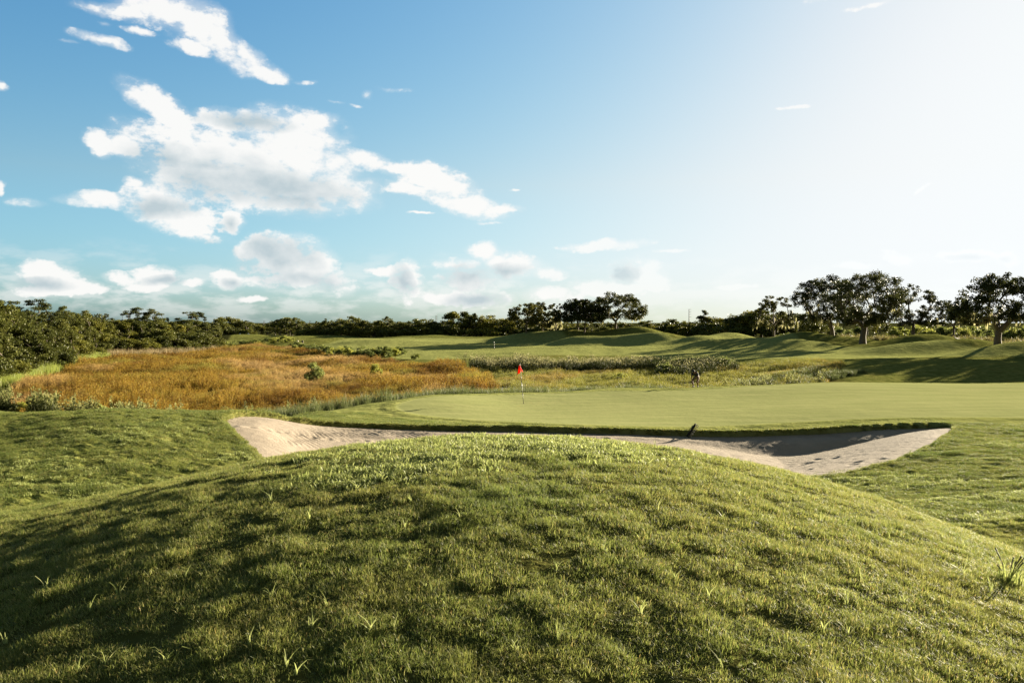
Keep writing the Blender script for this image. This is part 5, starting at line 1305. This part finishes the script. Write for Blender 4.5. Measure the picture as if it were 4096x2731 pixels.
SKY_STRENGTH = .05
SKY_LOW, SKY_HIGH = (.64, 1.04, 1.66), (.79, .88, .97)
CLOUD_LIT, CLOUD_SHADE = (3.9, 3.85, 3.75), (2.1, 2.45, 2.6)
CLOUDS = [
 (500, 40, 150, 28), (680, 50, 190, 60), (770, 100, 150, 80, 20), (890, 165, 170, 62, 33), (1010, 225, 120, 42, 30), (1075, 290, 75, 34, 15), (1215, 334, 40, 10, 0, .38), (395, 153, 95, 22, 5), (760, 200, 85, 22, 12), (540, 115, 60, 14, 5, .8), (420, 85, 24, 10, 0, .38), (285, 163, 35, 7, 0, .38),
 (660, 430, 170, 58, 30), (560, 375, 60, 40, 20), (1030, 500, 210, 50, 3), (1160, 540, 200, 90, 5), (1280, 500, 70, 32, -10), (384, 578, 66, 48), (500, 600, 75, 40, 20), (900, 620, 370, 75, 8), (1030, 715, 430, 120, 6), (1300, 770, 220, 55, -6), (1200, 640, 220, 90, 14),
 (650, 800, 150, 80), (735, 870, 130, 65, 8), (375, 800, 120, 30, 2), (520, 735, 45, 20, 10), (1475, 640, 130, 36, 14), (1620, 672, 190, 24, 4), (1760, 740, 150, 64, 18), (1860, 820, 150, 44, 10), (1990, 838, 70, 16), (1650, 760, 90, 30, 10, .8), (915, 895, 55, 38), (850, 945, 100, 26, 0, .36),
 (110, 808, 85, 22, 0, .38), (8, 344, 30, 18), (2, 752, 20, 24), (1445, 375, 24, 18, 0, .38), (1315, 414, 32, 7, 0, .38), (1545, 355, 75, 11, 4, .36), (1405, 425, 28, 7, 0, .38), (1950, 893, 70, 7, 0, .38), (1665, 860, 40, 5), (2045, 766, 24, 6, 0, .38),
 (1130, 1040, 150, 95), (1220, 1060, 110, 92), (1340, 1125, 90, 44, 15), (1050, 1000, 80, 54), (1170, 1125, 170, 34), (1390, 1145, 60, 22),
 (215, 1100, 118, 56), (150, 1075, 55, 28), (300, 1150, 110, 30), (625, 1100, 100, 36), (470, 1105, 62, 28), (765, 1130, 58, 22), (915, 1125, 68, 36), (180, 1160, 110, 28), (560, 1140, 90, 20), (1000, 1205, 60, 14),
 (1950, 1010, 60, 40), (2060, 1062, 118, 46, 8), (2185, 1092, 68, 28), (1846, 1062, 84, 24), (1900, 1125, 120, 56), (1637, 1130, 52, 72), (1560, 1090, 60, 20), (1915, 1195, 160, 36), (1730, 1190, 90, 26), (1480, 1080, 60, 18, 0, .38),
 (2420, 980, 160, 18), (2690, 1010, 74, 7), (2542, 1090, 88, 52), (2612, 1130, 58, 44), (2368, 1150, 62, 30), (2480, 1160, 120, 28), (2860, 1180, 80, 20, 0, .38), (2950, 1140, 90, 9), (2200, 1180, 120, 30),
 (3570, 1028, 70, 25, 20, .7), (3880, 1027, 130, 25), (4060, 1027, 70, 28), (3400, 1060, 90, 16, 0, .7), (3700, 757, 34, 9, -30, .75), (3274, 9, 60, 18, 0, .38), (3490, 26, 90, 12, -8, .7), (3160, 425, 60, 7, 0, .7),
]
SHADES = [(1000, 740, 400, 85, 8), (820, 660, 230, 40, 6), (1180, 800, 220, 40, -4), (700, 640, 120, 50), (1110, 1060, 140, 90), (1200, 1120, 150, 38), (1060, 1010, 70, 60), (1000, 490, 160, 30), (660, 830, 110, 40), (200, 1140, 100, 26), (640, 1120, 80, 18), (1900, 1110, 100, 44), (2500, 1085, 46, 40), (1610, 1130, 40, 60), (2050, 1085, 80, 26), (850, 1000, 100, 36), (915, 900, 40, 30), (3890, 1030, 90, 14), (4050, 1030, 50, 18), (1915, 1200, 120, 26), (930, 1140, 50, 20)]
build_sky()

sun = bpy.data.lights.new('sun', 'SUN'); sun.energy = 5.0; sun.angle = math.radians(.55); sun.color = (1., .88, .66)
so = bpy.data.objects.new('sun', sun); COL.objects.link(so)
so.rotation_euler = SUN_DIR.to_track_quat('Z', 'Y').to_euler()

cam = bpy.data.cameras.new('camera'); co = bpy.data.objects.new('camera', cam); COL.objects.link(co)
co.location = (0, 0, CZ); co.rotation_euler = (math.pi/2, 0, 0)
cam.sensor_width = 36.; cam.lens = 36.*F/4096.; cam.shift_y = -(1365.5-VH)/4096.
cam.clip_start = .1; cam.clip_end = 20000
scene.camera = co
scene.view_settings.view_transform = 'Standard'; scene.view_settings.look = 'None'
scene.view_settings.exposure = 2.36; scene.view_settings.gamma = 1.
scene.cycles.max_bounces = 6; scene.cycles.diffuse_bounces = 3; scene.cycles.transmission_bounces = 4; scene.cycles.transparent_max_bounces = 8
scene.cycles.caustics_reflective = False; scene.cycles.caustics_refractive = False
